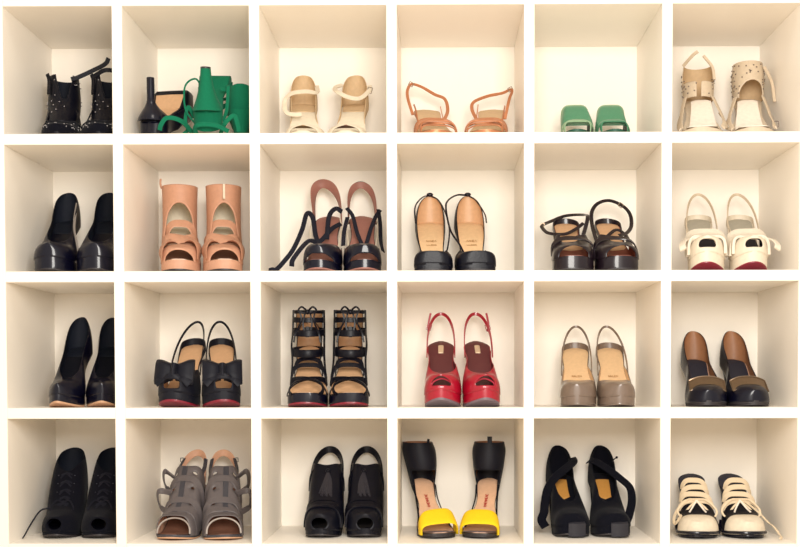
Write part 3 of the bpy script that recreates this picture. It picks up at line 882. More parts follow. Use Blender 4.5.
# ================================================================== bottom row
def peep_oxford(lb, ut, uh, sd, trail):
    s = Shoe('lace_up_shoe', lb, 'black peep-toe lace-ups', 4, ut, uh, 0.065, 0.20, 0.115, 0.010, 0.0425, 0.031, (0.26, 2.2), sd, spring=0.006)
    lt = M['suede']
    s.wc = [(0, .031), (.12, .034), (.30, .039), (.5, .041), (.7, s.W), (.86, s.W * .96), (1, s.W * .8)]
    s.sole(lt, M['darksole'], oth=0.004)
    s.insole(M['leather'], .95)
    s.heel(M['leather'], 'block', .02, .027)
    A = [(0, .086), (.2, .098), (.42, .080), (.6, .056), (.8, .043), (1, .028)]
    s.upper(lt, M['dkline'], A, [(0, .076), (.1, .075), (.25, .070), (.4, .068)], .42, .16, off=.0014, p=.62,
            cut=lambda t, x, h, z: t > .8 and ((x + sd * .002) / .017) ** 2 + ((h - .014) / .013) ** 2 < 1)
    ring = []
    for i in range(20):
        a = 2 * PI * i / 20
        x = -sd * .002 + .0175 * math.cos(a); h = .014 + .0135 * math.sin(a)
        ring.append(s.P(.905 - .09 * max(0, math.sin(a)) - .3 * abs(x) , x, h + .001) + Vector((0, -.006, 0)))
    tube('toe_binding', ring, .0017, M['leather'], s.o, closed=True, n=6)
    bl = M['blacklace']
    for k in range(5):
        t = .44 + .055 * k
        hh = ip(A, t)
        s.path(bl, [s.P(t, -.017, hh - .004), s.P(t + .01, 0, hh + .003), s.P(t + .03, .017, ip(A, t + .03) - .004)], .004, .002, 'lace', nrm=(0, -.7, .7))
        s.path(bl, [s.P(t, .017, hh - .004), s.P(t + .01, 0, hh + .005), s.P(t + .03, -.017, ip(A, t + .03) - .004)], .004, .002, 'lace', nrm=(0, -.7, .7))
    eye = []
    for sg in (-1, 1):
        for k in range(6):
            t = .44 + .055 * k
            eye.append(ball_data(s.P(t, sg * .018, ip(A, t) - .0035), .0022, 6))
    for d in eye: build('eyelet', *d, M['greydark'], s.o)
    h0 = ip(A, .66)
    for sg in (-1, 1):
        s.path(bl, [s.P(.66, 0, h0 + .004), s.P(.68, sg * .014, h0 + .010), s.P(.74, sg * .026, h0 - .004), s.P(.72, sg * .014, h0 - .006), s.P(.67, 0, h0 + .003)], .003, .002, 'bow_loop', nrm=(0, -.8, .5))
    k_ = build('knot', *ball_data(s.P(.66, 0, h0 + .004), .004, 8), bl, s.o)
    if trail:
        s.path(bl, [s.P(.66, 0, h0 + .004), s.P(.68, -.030, h0 - .006), s.P(.70, -.050, .040), (-.060, .040, .030), (-.066, .016, .010), (-.068, .004, .003)], .0035, .002, 'lace', nrm=(-.5, -.8, .2))
    else:
        s.path(bl, [s.P(.66, 0, h0 + .004), s.P(.74, -.010, h0 - .004), s.P(.80, -.014, .040)], .003, .002, 'lace', nrm=(0, -.8, .3))
peep_oxford('black peep-toe lace-up with a loose lace hanging onto the shelf', 60, 75, 1, True)
peep_oxford('black peep-toe lace-up half hidden by the upright beside the grey sandals', 102.5, 114, -1, False)

def grey_sandal(lb, ut, uh, sd):
    s = Shoe('open_toe_sandal', lb, 'grey leather open-toe sandals', 4, ut, uh, 0.04, 0.205, 0.108, 0.006, 0.0450, 0.031, (0.2, 2.3), sd, spring=0.004)
    g = M['grey']
    s.wc = [(0, .031), (.12, .033), (.30, .037), (.5, .039), (.7, s.W), (.86, s.W), (1, s.W * .8)]
    s.sole(M['greydark'], M['tansole'], oth=0.0035)
    s.insole(M['brownin'], .95)
    s.heel(g, 'block', .02, .027)
    A = [(0, .08), (.2, .09), (.35, .088), (.5, .076), (.65, .058), (.8, .047), (.93, .040), (1, .034)]
    def cut(t, x, h, z):
        if t > .90: return True
        if t > .80 and (x / .036) ** 2 + ((h) / .036) ** 2 < 1 : return True
        # slots in two rows down the front and sides
        for tc in (.42, .54, .66):
            if abs(t - tc) < .014 and (.008 < sd * x < .026 or -.042 < sd * x < -.020): return True
        return False
    s.upper(g, M['pinkline'], A, [(0, .05), (.2, .05), (.33, .070)], .36, .30, t0=.30, off=.0014, cut=cut)
    pts = []
    for i in range(17):
        a = PI * i / 16
        x = -.037 * math.cos(a); h = .034 * math.sin(a) ** .8
        pts.append(s.P(.86 - .05 * math.sin(a), x, h + .003) + Vector((0, -.011, 0)))
    tube('toe_piping', pts, .0021, M['greypipe'], s.o, n=6)
    # darker strip down the middle of the front
    P_, N_ = [], []
    for i in range(14):
        t = .37 + .42 * i / 13
        P_.append(s.P(t, -sd * .006, ip(A, t) + .0016)); N_.append(Vector((0, -.6, .8)))
    ribbon('front_strip', P_, N_, .012, .002, M['greydark'], s.o, label='darker grey front strip')
    for tc in (.46, .62, .74):
        s.band(g, tc, tc + .03, ip(A, tc) + .003, .016, 'strap', .0022, low=-.002)
    # two straps standing away on the outer side
    for tc, z0, out in ((.36, .120, .056), (.50, .078, .060)):
        s.path(g, [s.P(tc + .02, -sd * .026, .062 if tc < .4 else .056), (-sd * (out - .006), s.L * (1 - tc) - .012, z0 + .022), (-sd * out, s.L * (1 - tc) - .004, z0 + .002), (-sd * (out - .004), s.L * (1 - tc) + .004, z0 - .016), (-sd * .038, s.L * (1 - tc) - .008, z0 - .026)], .014, .003, 'side_loop', nrm=(-sd * .8, -.55, .1))
    s.sling(M['pinkline'], .22, .030, .180, .028, .016, .0025, wl0=.030, e=.6, back=-.01, name='back_strap', label='pinkish tan back strap')
    s.path(M['greydark'], [s.P(.34, -.030, .068), s.P(.22, -.030, .062), s.P(.10, -.026, .066)], .010, .003, 'strap', nrm=(-.6, -.7, .2))
    s.path(M['greydark'], [s.P(.34, .030, .068), s.P(.22, .030, .062), s.P(.10, .026, .066)], .010, .003, 'strap', nrm=(.6, -.7, .2))
    s.buckle(s.P(.12, -sd * .030, .066), .007, .009, M['greydark'])
grey_sandal('grey strappy open-toe sandal nearer the cubby\'s left side wall', 177.5, 197, 1)
grey_sandal('grey strappy open-toe sandal in front of the tan heel strap on the right', 225, 224, -1)

def tassel_shoe(lb, ut, uh, sd):
    s = Shoe('slingback_bootie', lb, 'black leather tassel slingbacks', 4, ut, uh, 0.075, 0.20, 0.118, 0.012, 0.0405, 0.031, (0.22, 2.4), sd, spring=0.006)
    l = M['leather']
    s.wc = [(0, .031), (.12, .034), (.30, .038), (.5, .040), (.7, s.W), (.86, s.W), (1, s.W * .85)]
    s.sole(l, M['darksole'], oth=0.003)
    s.insole(M['leather'], .95)
    s.heel(l, 'block', .018, .027)
    A = [(0, .08), (.2, .090), (.4, .076), (.6, .060), (.8, .048), (1, .032)]
    s.upper(l, M['dkline'], A, [(0, .05), (.2, .06), (.3, .072), (.34, .074)], .36, .30, t0=.24, off=.0014,
            cut=lambda t, x, h, z: t > .8 and (x / .019) ** 2 + ((h - .012) / .013) ** 2 < 1)
    s.upper(l, l, [(0, .05), (.4, .05)], [(0, .018), (.1, .016), (.25, .012)], .9, .85, t1=.26, off=.0012, name='heel_counter')
    s.sling(l, .30, .028, .186, .033, .016, .003, wl0=.037, e=.62, back=-.01)
    # rolled folds over the toe
    for t, h, wd in ((.66, .058, .012), (.72, .053, .012), (.80, .049, .010)):
        s.band(l, t, t + .015, h + .003, wd, 'fold', .005, low=.004)
    # tassel
    hub = s.P(.42, sd * .004, ip(A, .42) + .004)
    k_ = build('tassel_knot', *ball_data(hub, .0055, 10), l, s.o)
    for i in range(9):
        a = (i - 4) / 4
        t2 = .60 + .02 * (i % 3)
        x2 = sd * .004 + a * .014 - sd * .004
        P_ = catmull([hub, s.P(.50, sd * .004 + a * .008, ip(A, .50) + .004), s.P(t2, x2, ip(A, t2) + .003)], 5)
        v, fc = ribbon_data(P_, [Vector((a * .4, -.7, .7))] * len(P_), .0035, .0012)
        build('fringe', v, fc, M['fringe'], k_, recalc=True)
    s.band(l, .36, .36, ip(A, .36) - .004, .006, 'top_binding', .003, low=.02)
tassel_shoe('black leather tassel slingback with its strap leaning towards its mate', 322, 330, 1)
tassel_shoe('black leather tassel slingback touching the upright beside the yellow sandals', 366, 367, -1)

def yellow_sandal(lb, ut, uh, sd, tilt, tab):
    s = Shoe('ankle_cuff_sandal', lb, 'yellow and black ankle-cuff sandals', 4, ut, uh, 0.07, 0.195, 0.118, 0.006, 0.0440, 0.0265, (0.2, 2.6), sd, waist=.82, spring=0.003)
    s.sole(M['darksole'], M['darksole'], th=.005, oth=0.002)
    s.insole(M['insolepink'], .95)
    s.insole(M['graysole'], .95, .80, 1.0, .0020, 'toe_lining')
    s.heel(M['suede'])
    lettering(s, 8, .36, .0062, M['redink'], along=True)
    y = M['yellow']
    # one broad suede band, thick and soft, over the toes
    rings = []
    N = 26
    t1, t2 = (.90, .82) if sd > 0 else (.84, .90)
    for i in range(N + 1):
        a = PI * i / N; k = i / N
        t = t1 + (t2 - t1) * k
        cx = math.cos(a); w = s.w(t) + .0035
        x = -w * math.copysign(abs(cx) ** .55, cx)
        hh0 = max(0.0, math.sin(a)) ** .55
        wd = .046
        ring = []
        for j in range(14):
            b_ = 2 * PI * j / 14
            cb_ = math.cos(b_)
            q = s.P(t + wd / 2 / s.L * cb_ - .06, x, -.004 + hh0 * (.037 - .013 * cb_ + (.07 * x if sd > 0 else 0)))
            off = .0036 * math.sin(b_)
            n_ = Vector((-cx * .9, -.15, math.sin(a) + .1)).normalized()
            ring.append(q + n_ * off)
        rings.append(ring)
    build('toe_band', *loft(rings), y, s.o, recalc=True, label='yellow suede toe band')
    # black cuff
    z0, z1 = s.H + .016, s.H + .088
    lean = tilt
    rows = [(s.H - .012, s.c(.2), .14, .028, .034), (z0 + .018, s.c(.2) + lean * .3, .14, .036, .042), (z0 + .05, s.c(.2) + lean * .7, .13, .039, .043), (z1, s.c(.2) + lean, .12, .035, .042)]
    def keep(a, k):
        if k < .36: return abs(a) > 1.05 + .5 * (.36 - k)   # open below the front panel, closed behind the heel
        return True
    s.cuff(M['satin'], M['brownline'], rows, keep=keep, name='ankle_cuff', th=.0024, label='black ankle cuff')
    s.upper(M['satin'], M['satin'], [(0, .05), (.3, .05)], [(0, .03), (.2, .028), (.3, .006)], .9, .85, t1=.3, off=.0012, name='heel_counter')
    for sg in (-1, 1):
        s.path(M['suede'], [s.P(.24, sg * .026, .016), s.P(.36, sg * .0255, .004), s.P(.54, sg * .031, .002), s.P(.66, sg * .037, .002)], .005, .002, 'side_edge', nrm=(sg, -.4, .4))
    if tab:
        box_ = [(s.c(.2) + lean - .004 + .004, s.L * .88 - .043)]
        s.path(M['satin'], [(s.c(.2) + lean + .005, s.L * .88 - .040, z1 - .012), (s.c(.2) + lean + .005, s.L * .88 - .040, z1 + .002), (s.c(.2) + lean + .005, s.L * .88 - .039, z1 + .014)], .011, .0035, 'pull_tab', nrm=(0, -1, 0))
    else:
        s.path(M['satin'], [(s.c(.2) + lean + .016, s.L * .88 - .036, z1 - .010), (s.c(.2) + lean + .018, s.L * .88 - .035, z1 + .002), (s.c(.2) + lean + .019, s.L * .88 - .034, z1 + .008)], .006, .003, 'pull_tab', nrm=(.3, -1, 0))
    return s
yl = yellow_sandal('yellow-banded sandal with its black cuff leaning left', 434, 421, 1, -.012, False)
yr = yellow_sandal('yellow-banded sandal with upright black cuff and tab on top', 483, 489, -1, .002, True)

def mary_jane(lb, ut, uh, sd, mode):
    s = Shoe('strap_platform_shoe', lb, 'black suede strap platforms', 4, ut, uh, 0.085, 0.20, 0.128, 0.020, 0.0430, 0.032, (0.14, 3.0), sd, spring=0.006)
    su = M['suede']
    s.sole(su, M['darksole'], oth=0.003)
    s.insole(su, .95)
    s.insole(M['gold'], .50, .16, .42, .0024, 'label_patch', endround=.02)
    s.heel(su, 'block', .018, .028)
    A = [(0, .074), (.2, .074), (.45, .056), (.66, .042), (.85, .034), (1, .024)]
    s.upper(su, su, A, [(0, .066), (.1, .063), (.28, .044), (.55, .036)], .66, .3, off=.0014, p=.8)
    # smooth toe plate
    zt = s.z(.97)
    rings = []
    for i in range(9):
        a = -1 + 2 * i / 8
        x = .008 + a * .019; yb = -.003 + .004 * a * a
        rings.append([Vector((s.c(1) + x, yb - .003, .004)), Vector((s.c(1) + x, yb - .004, zt + .004)), Vector((s.c(1) + x * .95, yb + .014, zt + .012)), Vector((s.c(1) + x * .95, yb + .016, zt + .008)), Vector((s.c(1) + x, yb + .006, .004))])
    build('toe_plate', *loft(rings), M['toeplate'], s.o, recalc=True, label='smooth charcoal toe plate')
    if mode == 0:
        s.path(su, [s.P(.10, .031, .045), s.P(.22, .030, .054), s.P(.32, .012, .058), s.P(.42, -.020, .054), s.P(.46, -.040, .036), s.P(.52, -.050, .016), s.P(.60, -.056, .010), (-.058, .075, .032), (-.050, .068, .016)], .020, .0028, 'strap', nrm=(-.2, -.8, .5))
    else:
        s.path(su, [s.P(.12, -.031, .040), s.P(.20, -.022, .054), s.P(.30, .006, .052), s.P(.38, .036, .042), s.P(.46, .056, .036), s.P(.54, .058, .022), s.P(.60, .050, .004), s.P(.62, .043, -.008)], .020, .0028, 'strap', nrm=(.2, -.8, .5))
        st = build('buckle_stud', *ball_data(s.P(.18, .034, .058), .0032, 8), M['leather'], s.o)
        tube('buckle_pin', [s.P(.19, .023, .050), s.P(.185, .028, .055), s.P(.18, .034, .058)], .0014, M['leather'], s.o, n=6)
mary_jane('black suede platform with its strap hanging low on the outer side', 568.5, 558, 1, 0)
mary_jane('black suede platform with its strap bulging out sideways', 611.5, 600, -1, 1)

def two_tone(lb, ut, uh, sd, trail):
    s = Shoe('two_tone_mule', lb, 'cream and black lace-up mules', 4, ut, uh, 0.065, 0.205, 0.128, 0.006, 0.0458, 0.031, (0.24, 2.2), sd, spring=0.004)
    s.sole(M['patent'], M['patent'], th=.008, oth=.004)
    s.insole(M['navy'], .97)
    s.heel(M['patent'], 'cone', .012, .027)
    A = [(0, .05), (.3, .052), (.45, .046), (.6, .042), (.75, .038), (.88, .034), (1, .022)]
    s.upper(M['leather'], M['navy'], A, [(0, .02), (.34, .02), (.5, .04)], .58, .48, t0=.44, t1=.84, off=.0012, name='vamp')
    s.upper(M['cream'], M['navy'], A, [(0, .02), (.3, .02)], .60, .40, t0=.79, off=.0026, name='toe_cap', label='cream toe cap')
    s.sole(M['patent'], None, th=.008, name='welt', wf=1.04) if False else None
    pts = []
    for i in range(33):
        a = -1 + 2 * i / 32
        t = 1 - .42 * abs(a) ** 1.6
        w = s.w(min(t, .9999)) + .003
        pts.append(s.P(min(t, .9999), math.copysign(w, a) if abs(a) > .02 else 0, .001) + Vector((0, -.003 if abs(a) < .2 else 0, 0)))
    tube('welt', pts, .0035, M['patent'], s.o, n=8)
    lc = M['lace']
    # wide lacing bars and a bow
    for k, t in enumerate((.40, .46, .52, .58)):
        s.band(lc, t + (.015 if k % 2 else -.012), t + (-.012 if k % 2 else .02), ip(A, t) + .004, .013, 'lace', .0026, wf=.95, low=.012, a0=.08, a1=.92)
    h0 = ip(A, .6)
    for sg in (-1, 1):
        s.path(lc, [s.P(.58, 0, h0 + .006), s.P(.60, sg * .020, h0 + .010), s.P(.64, sg * .042, h0 - .004), s.P(.69, sg * .036, h0 - .012), s.P(.63, sg * .014, h0 + .002), s.P(.59, 0, h0 + .005)], .005, .002, 'bow_loop', nrm=(0, -.7, .7))
        s.path(M['white'], [s.P(.59, 0, h0 + .007), s.P(.66, sg * .012, h0 + .002), s.P(.72, sg * .018, ip(A, .72) + .003)], .004, .002, 'lace_end', nrm=(0, -.7, .7))
    if trail:
        s.path(lc, [s.P(.60, .010, h0 + .008), s.P(.66, .040, h0 - .008), s.P(.74, .056, .020), (.058, .035, .024), (.064, .014, .010), (.064, -.004, .005), (.056, -.020, .005)], .006, .002, 'lace', nrm=(.4, -.6, .6))
    else:
        s.path(lc, [s.P(.60, -.010, h0 + .008), s.P(.62, -.034, h0 + .002), s.P(.66, -.050, .026), s.P(.74, -.050, .016), s.P(.80, -.036, .038)], .007, .002, 'lace', nrm=(-.3, -.7, .6))
two_tone('cream-capped black lace-up mule standing against the upright', 695.5, 690.5, 1, False)
two_tone('cream-capped black lace-up mule with a lace trailing on the shelf', 745, 729, -1, True)

# ================================================================== top row (seen from slightly below)
def scatter(name, datas, m, parent):
    for d in datas: build(name, *d, m, parent)

def stud_boot(lb, ut, uh, sd, strap):
    s = Shoe('studded_sandal', lb, 'black studded ankle-cuff shoes', 1, ut, uh, 0.035, 0.20, 0.110, 0.006, 0.0420, 0.031, (0.24, 2.2), sd, spring=0.003)
    l = M['leather']
    s.sole(l, M['darksole'], th=.006, oth=.003)
    s.insole(M['leather'], .95)
    s.heel(l, 'block', .018, .026)
    A = [(0, .05), (.3, .05), (.6, .036), (.75, .028), (.88, .024), (1, .016)]
    up = s.upper(M['suede'], l, A, [(0, .03), (.3, .03)], .66, .60, t0=.62, off=.0012)
    z0, z1 = s.H - .058, s.H + .060
    rows = [(z0, s.c(.25), .38, .034, .050), (z0 + .06, s.c(.25), .20, .036, .042), (z1, s.c(.25), .17, .032, .038)]
    def keep(a, k):
        if k < .50: return True
        return abs(a - .12) > .12 + 1.1 * (k - .50)
    s.cuff(l, M['dkline'], rows, keep=keep, name='ankle_cuff')
    rnd = random.Random(5)
    st = []
    for i in range(30):
        t = rnd.uniform(.68, .96); a = rnd.uniform(.12, .88) * PI
        w = s.w(t); st.append(ball_data(s.P(t, -w * math.copysign(abs(math.cos(a)) ** .5, math.cos(a)), ip(A, t) * math.sin(a) ** .8 + .001), .0017, 6))
    for i in range(34):
        a = rnd.uniform(-1.7, 1.7); k = rnd.uniform(.05, .95)
        if not keep(a, k): continue
        v = [ip([(q / 2, rows[q][c_]) for q in range(3)], k) for c_ in range(5)]
        st.append(ball_data((v[1] + (v[3] + .001) * math.sin(a), s.L * (1 - v[2]) - (v[4] + .001) * math.cos(a), v[0]), .0018, 6))
    scatter('stud', st, M['silver'], s.o)
    for sg in (-1, 1):
        s.path(l, [s.P(.38, sg * .031, .020), s.P(.52, sg * .036, .014), s.P(.64, sg * .040, .020)], .012, .0025, 'side_strap', nrm=(sg, -.5, .3))
    # front throat edge strips
    s.path(l, [(s.c(.2) - .031, s.L * .8 - .026, z1 - .045), (s.c(.2) - .031, s.L * .82 - .022, z1 - .012), (s.c(.2) - .035, s.L * .82 - .02, z1 + .002)], .010, .003, 'cuff_edge', nrm=(-.6, -.7, 0))
    if strap:
        s.path(l, [(s.c(.2) + .018, s.L * .83 - .034, z1 - .010), (s.c(.2) + .030, s.L * .83 - .032, z1 - .006), (s.c(.2) + .060, s.L * .83 - .030, z1 + .010), (s.c(.2) + .092, s.L * .83 - .026, z1 + .030), (s.c(.2) + .100, s.L * .83 - .026, z1 + .044)], .010, .003, 'strap', nrm=(0, -1, 0))
    else:
        s.path(l, [(s.c(.2) - .030, s.L * .83 - .026, z1 - .004), (s.c(.2), s.L * .83 - .040, z1 + .008), (s.c(.2) + .034, s.L * .83 - .024, z1 + .006)], .010, .003, 'strap', nrm=(0, -1, 0))
stud_boot('black studded ankle-cuff shoe with a long strap sticking up at right', 59, 67, 1, True)
stud_boot('black studded ankle-cuff shoe half hidden behind the upright in the top corner', 102, 111, -1, False)

# black pump lying upside down, heel up and towards the front
def upside_pump():
    s = Shoe('platform_pump', 'black platform pump lying upside down, tan sole and thin heel pointing up', None, 1, 160, 160, 0.08, 0.175, 0.100, 0.030, 0.043, 0.031, (0.22, 2.6), 1, spring=0.0)
    s.sole(M['leather'], None)
    s.insole(M['dkline'], .95)
    s.heel(M['patent'], 'stiletto', .0085, .033)
    A = [(0, .06), (.2, .06), (.45, .05), (.7, .038), (.88, .032), (1, .022)]
    s.upper(M['patent'], M['dkline'], A, [(0, .038), (.1, .038), (.3, .034), (.6, .028)], .70, .3, off=.0012)
    # tan leather arch, rounded at the heel end
    rings = []
    for i in range(22):
        t = .235 + .36 * i / 21
        w = s.w(t) * .86
        if i < 7: w *= math.sqrt(max(.02, 1 - ((7 - i) / 7) ** 2))
        zb = s.b(t, .006)
        rings.append([Vector((s.c(t) + fx * w, s.L * (1 - t), zb - d)) for fx, d in ((-1, .0008), (0, .0016), (1, .0008), (1, -.0006), (0, -.0006), (-1, -.0006))])
    build('sole_arch', *loft(rings), M['tan'], s.o, recalc=True, label='tan leather sole')
    rings = []
    for i in range(16):
        t = .645 + .35 * i / 15
        w = s.w(t) * .9
        zb = s.b(t, .006)
        rings.append([Vector((s.c(t) + fx * w, s.L * (1 - t), zb - d)) for fx, d in ((-1, .001), (0, .0014), (1, .001), (1, -.0006), (0, -.0006), (-1, -.0006))])
    build('outsole', *loft(rings), M['darksole'], s.o, recalc=True)
    # turned over: heel to the front, toe at the back
    s.o.rotation_euler = (PI + math.radians(-1), 0, math.radians(-9))
    s.o.location = (at(180, 1, .24), .245, .9)
    settle(s.o, ROWZ[1])
upside_pump()

def green_sandal(lb, upside):
    s = Shoe('strappy_sandal', lb, 'green suede strappy sandals', 1, 216, 216, 0.08, 0.175 if upside else .16, 0.098 if upside else .080, 0.010, 0.037 if upside else .0355, 0.031, (0.22, 2.4), 1 if upside else -1, spring=0.002)
    g = M['greensuede']
    s.sole(g, g, oth=.002)
    s.insole(M['dusty'], .95)
    s.heel(g, 'flare', .011, .0325)
    build('heel_tip', *loft([[Vector((s.c(.11) + .0112 * math.cos(2 * PI * j / 16), s.L * .89 + .014 + .0112 * math.sin(2 * PI * j / 16), z)) for j in range(16)] for z in (0.0, .004)]), M['darksole'], s.o, recalc=True)
    s.upper(g, M['greendark'], [(0, .08), (.4, .07)], [(0, .040), (.1, .038), (.25, .026), (.36, .006)] if upside else [(0, .056), (.1, .054), (.25, .030), (.36, .006)], .9, .85, t1=.36, off=.0015, name='heel_counter')
    for t1, t2, h, wd in ((.90, .74, .034, .010), (.74, .90, .036, .010), (.66, .60, .046, .010), (.56, .64, .050, .008)):
        s.band(g, t1, t2, h, wd, wf=1.0 if upside else .9)
    if upside:
        # ankle ties fallen about the upturned heel
        for pts, wd in (
            ([s.P(.16, -.030, .030), s.P(.14, -.048, .000), s.P(.12, -.050, -.040), (-.042, s.L * .88, .030), (-.024, s.L * .86, .022), (-.012, s.L * .86, .040)], .004),
            ([s.P(.2, .030, .030), s.P(.2, .040, .004), s.P(.24, .043, -.040), (.038, s.L * .7, .040), (.026, s.L * .72, .040)], .008),
            ([s.P(.10, -.030, .050), (-.050, s.L + .02, .118), (-.078, s.L + .03, .112), (-.092, s.L + .03, .126), (-.096, s.L + .028, .138)], .010),
            ([s.P(.08, .026, .056), (.040, s.L + .018, .125), (.062, s.L + .02, .105), (.070, s.L + .018, .125), (.072, s.L + .016, .138)], .010),
            ([s.P(.06, -.020, .060), (-.02, s.L + .02, .128), (.020, s.L + .026, .126), (.050, s.L + .018, .138)], .010),
            ([s.P(.22, -.032, .024), (-.044, s.L * .80, .080), (-.050, s.L * .84, .110), (-.044, s.L * .88, .130), (-.052, s.L * .9, .140)], .008)):
            s.path(g, pts, wd, .0022, 'ankle_tie', nrm=(0, 1, -.2))
        s.o.rotation_euler = (PI + math.radians(6), 0, math.radians(3))
        s.o.location = (at(218, 1, .235), .225, .9)
    else:
        for pts, wd in (
            ([s.P(.1, -.032, .05), s.P(.2, -.028, .06), s.P(.4, -.028, .05), s.P(.5, -.03, .05)], .009),
            ):
            s.path(g, pts, wd, .0022, 'ankle_tie', nrm=(0, 0, 1))
        s.o.rotation_euler = (0, 0, PI)
        s.o.location = (.5310, .280, .95)
    settle(s.o, ROWZ[1])
green_sandal('green suede sandal turned upside down, tapered heel pointing straight up', True)
green_sandal('green suede sandal standing with its heel to the front beside the upright', False)

def cream_heel(lb, ut, uh, sd):
    s = Shoe('ankle_strap_heel', lb, 'cream ankle-strap peep-toes', 1, ut, uh, 0.04, 0.205, 0.118, 0.006, 0.046, 0.031, (0.24, 2.2), sd, spring=0.003)
    c = M['cream']
    s.sole(c, M['tansole'], oth=.003)
    s.insole(M['peachin'], .95)
    s.insole(M['beige'], .9, .0, .26, .0024, 'heel_pad')
    s.heel(c)
    A = [(0, .05), (.3, .05), (.6, .026), (.75, .020), (.88, .018), (1, .012)]
    s.upper(c, M['dusty'] if sd < 0 else M['beige'], A, [(0, .03), (.3, .03)], .70, .64, t0=.68, off=.0012, cut=lambda t, x, h, z: t > .84 and (x / .032) ** 2 + (h / .013) ** 2 < 1)
    s.upper(M['beige'], M['beige'], [(0, .08), (.3, .074), (.5, .06)], [(0, .068), (.05, .066), (.12, .056), (.22, .040), (.34, .018), (.44, .004)], .9, .85, t1=.44, off=.0014, name='heel_counter', p=.8)
    if sd > 0:
        s.path(c, [s.P(.10, .030, .048), s.P(.30, .030, .052), s.P(.36, .004, .060), s.P(.34, -.028, .052), s.P(.30, -.042, .030), s.P(.40, -.040, .018), s.P(.44, -.020, .018), s.P(.44, -.006, .020)], .011, .003, 'ankle_strap', nrm=(0, -.85, .4))
    else:
        s.path(c, [s.P(.10, -.030, .050), s.P(.20, -.044, .052), s.P(.34, -.036, .058), s.P(.38, -.010, .050), s.P(.36, .016, .044), s.P(.28, .034, .050), s.P(.24, .036, .060)], .011, .003, 'ankle_strap', nrm=(0, -.85, .4))
        s.buckle(s.P(.27, .037, .052), .010, .013, M['bronze'], .3)
cream_heel('cream peep-toe heel whose ankle strap curls round at left', 303, 304, 1)
cream_heel('cream peep-toe heel with ankle strap slanting down to its buckle', 349, 356, -1)

def copper_sandal(lb, ut, uh, sd):
    s = Shoe('strappy_sandal', lb, 'copper ankle-strap sandals', 1, ut, uh, 0.04, 0.205, 0.105, 0.008, 0.0480, 0.031, (0.2, 2.2), sd, spring=0.003)
    c = M['copper']
    s.sole(c, M['tansole'], oth=.003)
    s.insole(M['beige'], .95)
    s.heel(c)
    for t1, t2, h, wd in ((.92, .76, .026, .013), (.78, .90, .024, .013), (.76, .66, .036, .013), (.64, .74, .037, .011), (.92, .88, .016, .009)):
        if sd < 0: t1, t2 = t2, t1
        s.band(c, t1, t2, h, wd)
    s.path(c, [s.P(.46, -.030, 0), s.P(.30, -.030, .016), s.P(.16, -.031, .018)], .004, .002, 'side_strap', nrm=(-1, -.3, .2))
    s.path(c, [s.P(.46, .030, 0), s.P(.30, .030, .010), s.P(.16, .031, .014)], .004, .002, 'side_strap', nrm=(1, -.3, .2))
    if sd > 0:
        s.path(c, [s.P(.36, .034, .004), s.P(.22, .046, .012), s.P(.12, .042, .030), (.020, s.L * .95, .140), (-.010, s.L * .95, .156), (-.034, s.L * .92, .160), (-.044, s.L * .88, .146), (-.046, s.L * .8, .122), s.P(.30, -.037, .006)], [.008] * 30 + [.007] * 40, .0025, 'ankle_strap', nrm=(0, -.9, .4))
        b = (-.036, s.L * .90, .159)
    else:
        s.path(c, [s.P(.36, -.030, .002), s.P(.22, -.044, .014), s.P(.16, -.040, .026), (-.010, s.L * .93, .134), (.024, s.L * .93, .140), (.043, s.L * .90, .146), (.047, s.L * .86, .138), (.042, s.L * .75, .116), s.P(.36, .034, .002)], [.008] * 30 + [.007] * 40, .0025, 'ankle_strap', nrm=(0, -.9, .4))
        b = (.043, s.L * .89, .146)
    s.buckle(b, .010, .009, M['bronze'], .5 * sd)
copper_sandal('copper strappy sandal whose ankle strap rises to a buckle at left', 434, 426, 1)
copper_sandal('copper strappy sandal with ankle strap buckled at right, near the upright', 488, 492, -1)

def green_mule(lb, ut, uh, sd):
    s = Shoe('satin_mule', lb, 'green satin mules', 1, ut, uh, 0.05, 0.205, 0.050, 0.010, 0.0362, 0.031, (0.22, 2.2), sd, spring=0.003)
    g = M['greensatin']
    s.sole(M['greendark'], M['darksole'], oth=.003)
    s.insole(M['greendark'], .95)
    s.heel(g, 'cone', .012, .028)
    A = [(0, .06), (.35, .064), (.46, .064), (.58, .052), (.70, .034), (.82, .018), (1, .012)]
    s.upper(g, M['greendark'], A, [(0, .03), (.36, .066)], .44, .40, t0=.42, t1=.80, off=.0014, name='satin_band', p=.32, q=.5)
    s.band(M['greenlight'], .43, .43, .064, .012, 'top_binding', .003, p=.36, q=.52, low=.010)
    for t1, t2, h, wd in ((.92, .76, .026, .012), (.76, .92, .026, .012), (.84, .84, .028, .022)):
        s.band(M['greenlight'] if sd > 0 else g, t1, t2, h, wd, wf=1.04)
green_mule('green satin mule on the left of its pair, top edge sloping up rightwards', 575.5, 572, 1)
green_mule('green satin mule nearer the right side wall, top edge sloping down rightwards', 614, 608, -1)

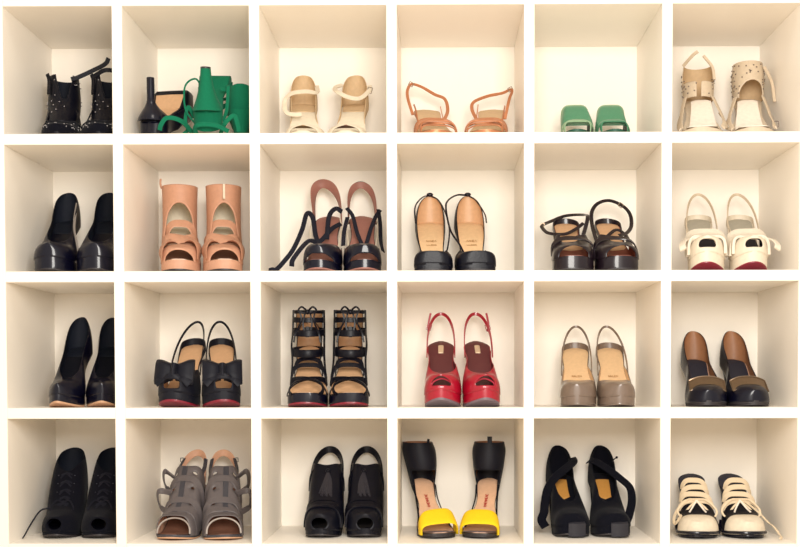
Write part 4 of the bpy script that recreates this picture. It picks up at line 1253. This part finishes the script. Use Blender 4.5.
def white_sandal(lb, ut, uh, sd):
    s = Shoe('studded_sandal', lb, 'white studded ankle-cuff sandals', 1, ut, uh, 0.035, 0.205, 0.125, 0.010, 0.0480, 0.031, (0.2, 2.6), sd, spring=0.003)
    w = M['ivory']
    s.sole(w, M['tansole'], oth=.003)
    s.insole(M['ivory'], .95)
    s.heel(w, 'block', .018, .027)
    for sg in (-1, 1):
        s.path(w, [s.P(.90, sg * .043, .004), s.P(.80, sg * .046, .020), s.P(.62, sg * .044, .030), s.P(.46, sg * .038, .028), s.P(.34, sg * .030, .034)], .010, .003, 'side_strap', nrm=(sg * .7, -.6, .3))
        s.path(w, [s.P(.92, sg * .046, .002), s.P(.78, sg * .051, .012), s.P(.60, sg * .050, .016), s.P(.46, sg * .042, .012)], .007, .003, 'side_strap', nrm=(sg * .8, -.5, .3))
    # broad smooth tongue of pale leather running up the foot
    rings = []
    for i in range(17):
        t = .36 + .60 * i / 16
        ww = .022 + .011 * sm((t - .36) / .5)
        hh = .030 - .024 * sm((t - .4) / .55)
        cx = sd * .004 * (1 - i / 16)
        rings.append([s.P(t, cx - ww, hh - .003), s.P(t, cx - ww * .5, hh), s.P(t, cx + ww * .5, hh), s.P(t, cx + ww, hh - .003), s.P(t, cx + ww * .5, hh - .0024), s.P(t, cx - ww * .5, hh - .0024)])
    build('tongue', *loft(rings), M['paper'], s.o, recalc=True, label='smooth white tongue')
    z0, z1 = s.H - .012, s.H + .072
    rows = [(z0, s.c(.2), .20, .034, .044), (z0 + .05, s.c(.2), .16, .036, .042), (z1, s.c(.2), .14, .033, .038)]
    if sd > 0:
        keep = lambda a, k: (k < .42 and abs(a) > .15) or (k >= .42 and abs(a) > 1.25 + .8 * (k - .42)) 
    else:
        keep = lambda a, k: not (k < .46 and -.75 < a < 1.2 and (a - .2) ** 2 / .9 + (k / .46) ** 2 < 1)
    s.cuff(w, M['beige'], rows, keep=keep)
    rnd = random.Random(11); st = []
    for i in range(60):
        a = rnd.uniform(-1.8, 1.8); k = rnd.uniform(.04, .96)
        if not keep(a, k): continue
        v = [ip([(q / 2, rows[q][c_]) for q in range(3)], k) for c_ in range(5)]
        st.append(ball_data((v[1] + (v[3] + .0008) * math.sin(a), s.L * (1 - v[2]) - (v[4] + .0008) * math.cos(a), v[0]), .0018, 6))
    scatter('stud', st, M['stud'], s.o)
    if sd > 0:
        s.path(w, [(s.c(.2) - .034, s.L * .84 - .016, z1 - .006), (s.c(.2) - .014, s.L * .84 - .034, z1 + .012), (s.c(.2) - .002, s.L * .84 - .036, z1 + .020)], .008, .003, 'strap', nrm=(-.3, -.9, .2))
        s.path(w, [(s.c(.2) + .010, s.L * .84 - .036, z1 + .010), (s.c(.2) + .030, s.L * .84 - .026, z1 - .014), (s.c(.2) + .035, s.L * .84 - .020, z1 - .040)], .007, .003, 'strap', nrm=(.3, -.9, .2))
    else:
        s.path(w, [(s.c(.2) + .034, s.L * .84 - .020, z1 - .012), (s.c(.2) + .050, s.L * .84 - .026, z1 - .050), (s.c(.2) + .056, s.L * .70, z0 - .010)], .008, .003, 'strap', nrm=(.4, -.9, .2))
        s.buckle(s.P(.80, .052, .016), .009, .012, M['stud'])
white_sandal('white studded sandal with an open-fronted cuff, beside the upright', 700, 697, 1)
white_sandal('white studded sandal with a closed arched cuff, nearer the outer side wall', 753, 746, -1)
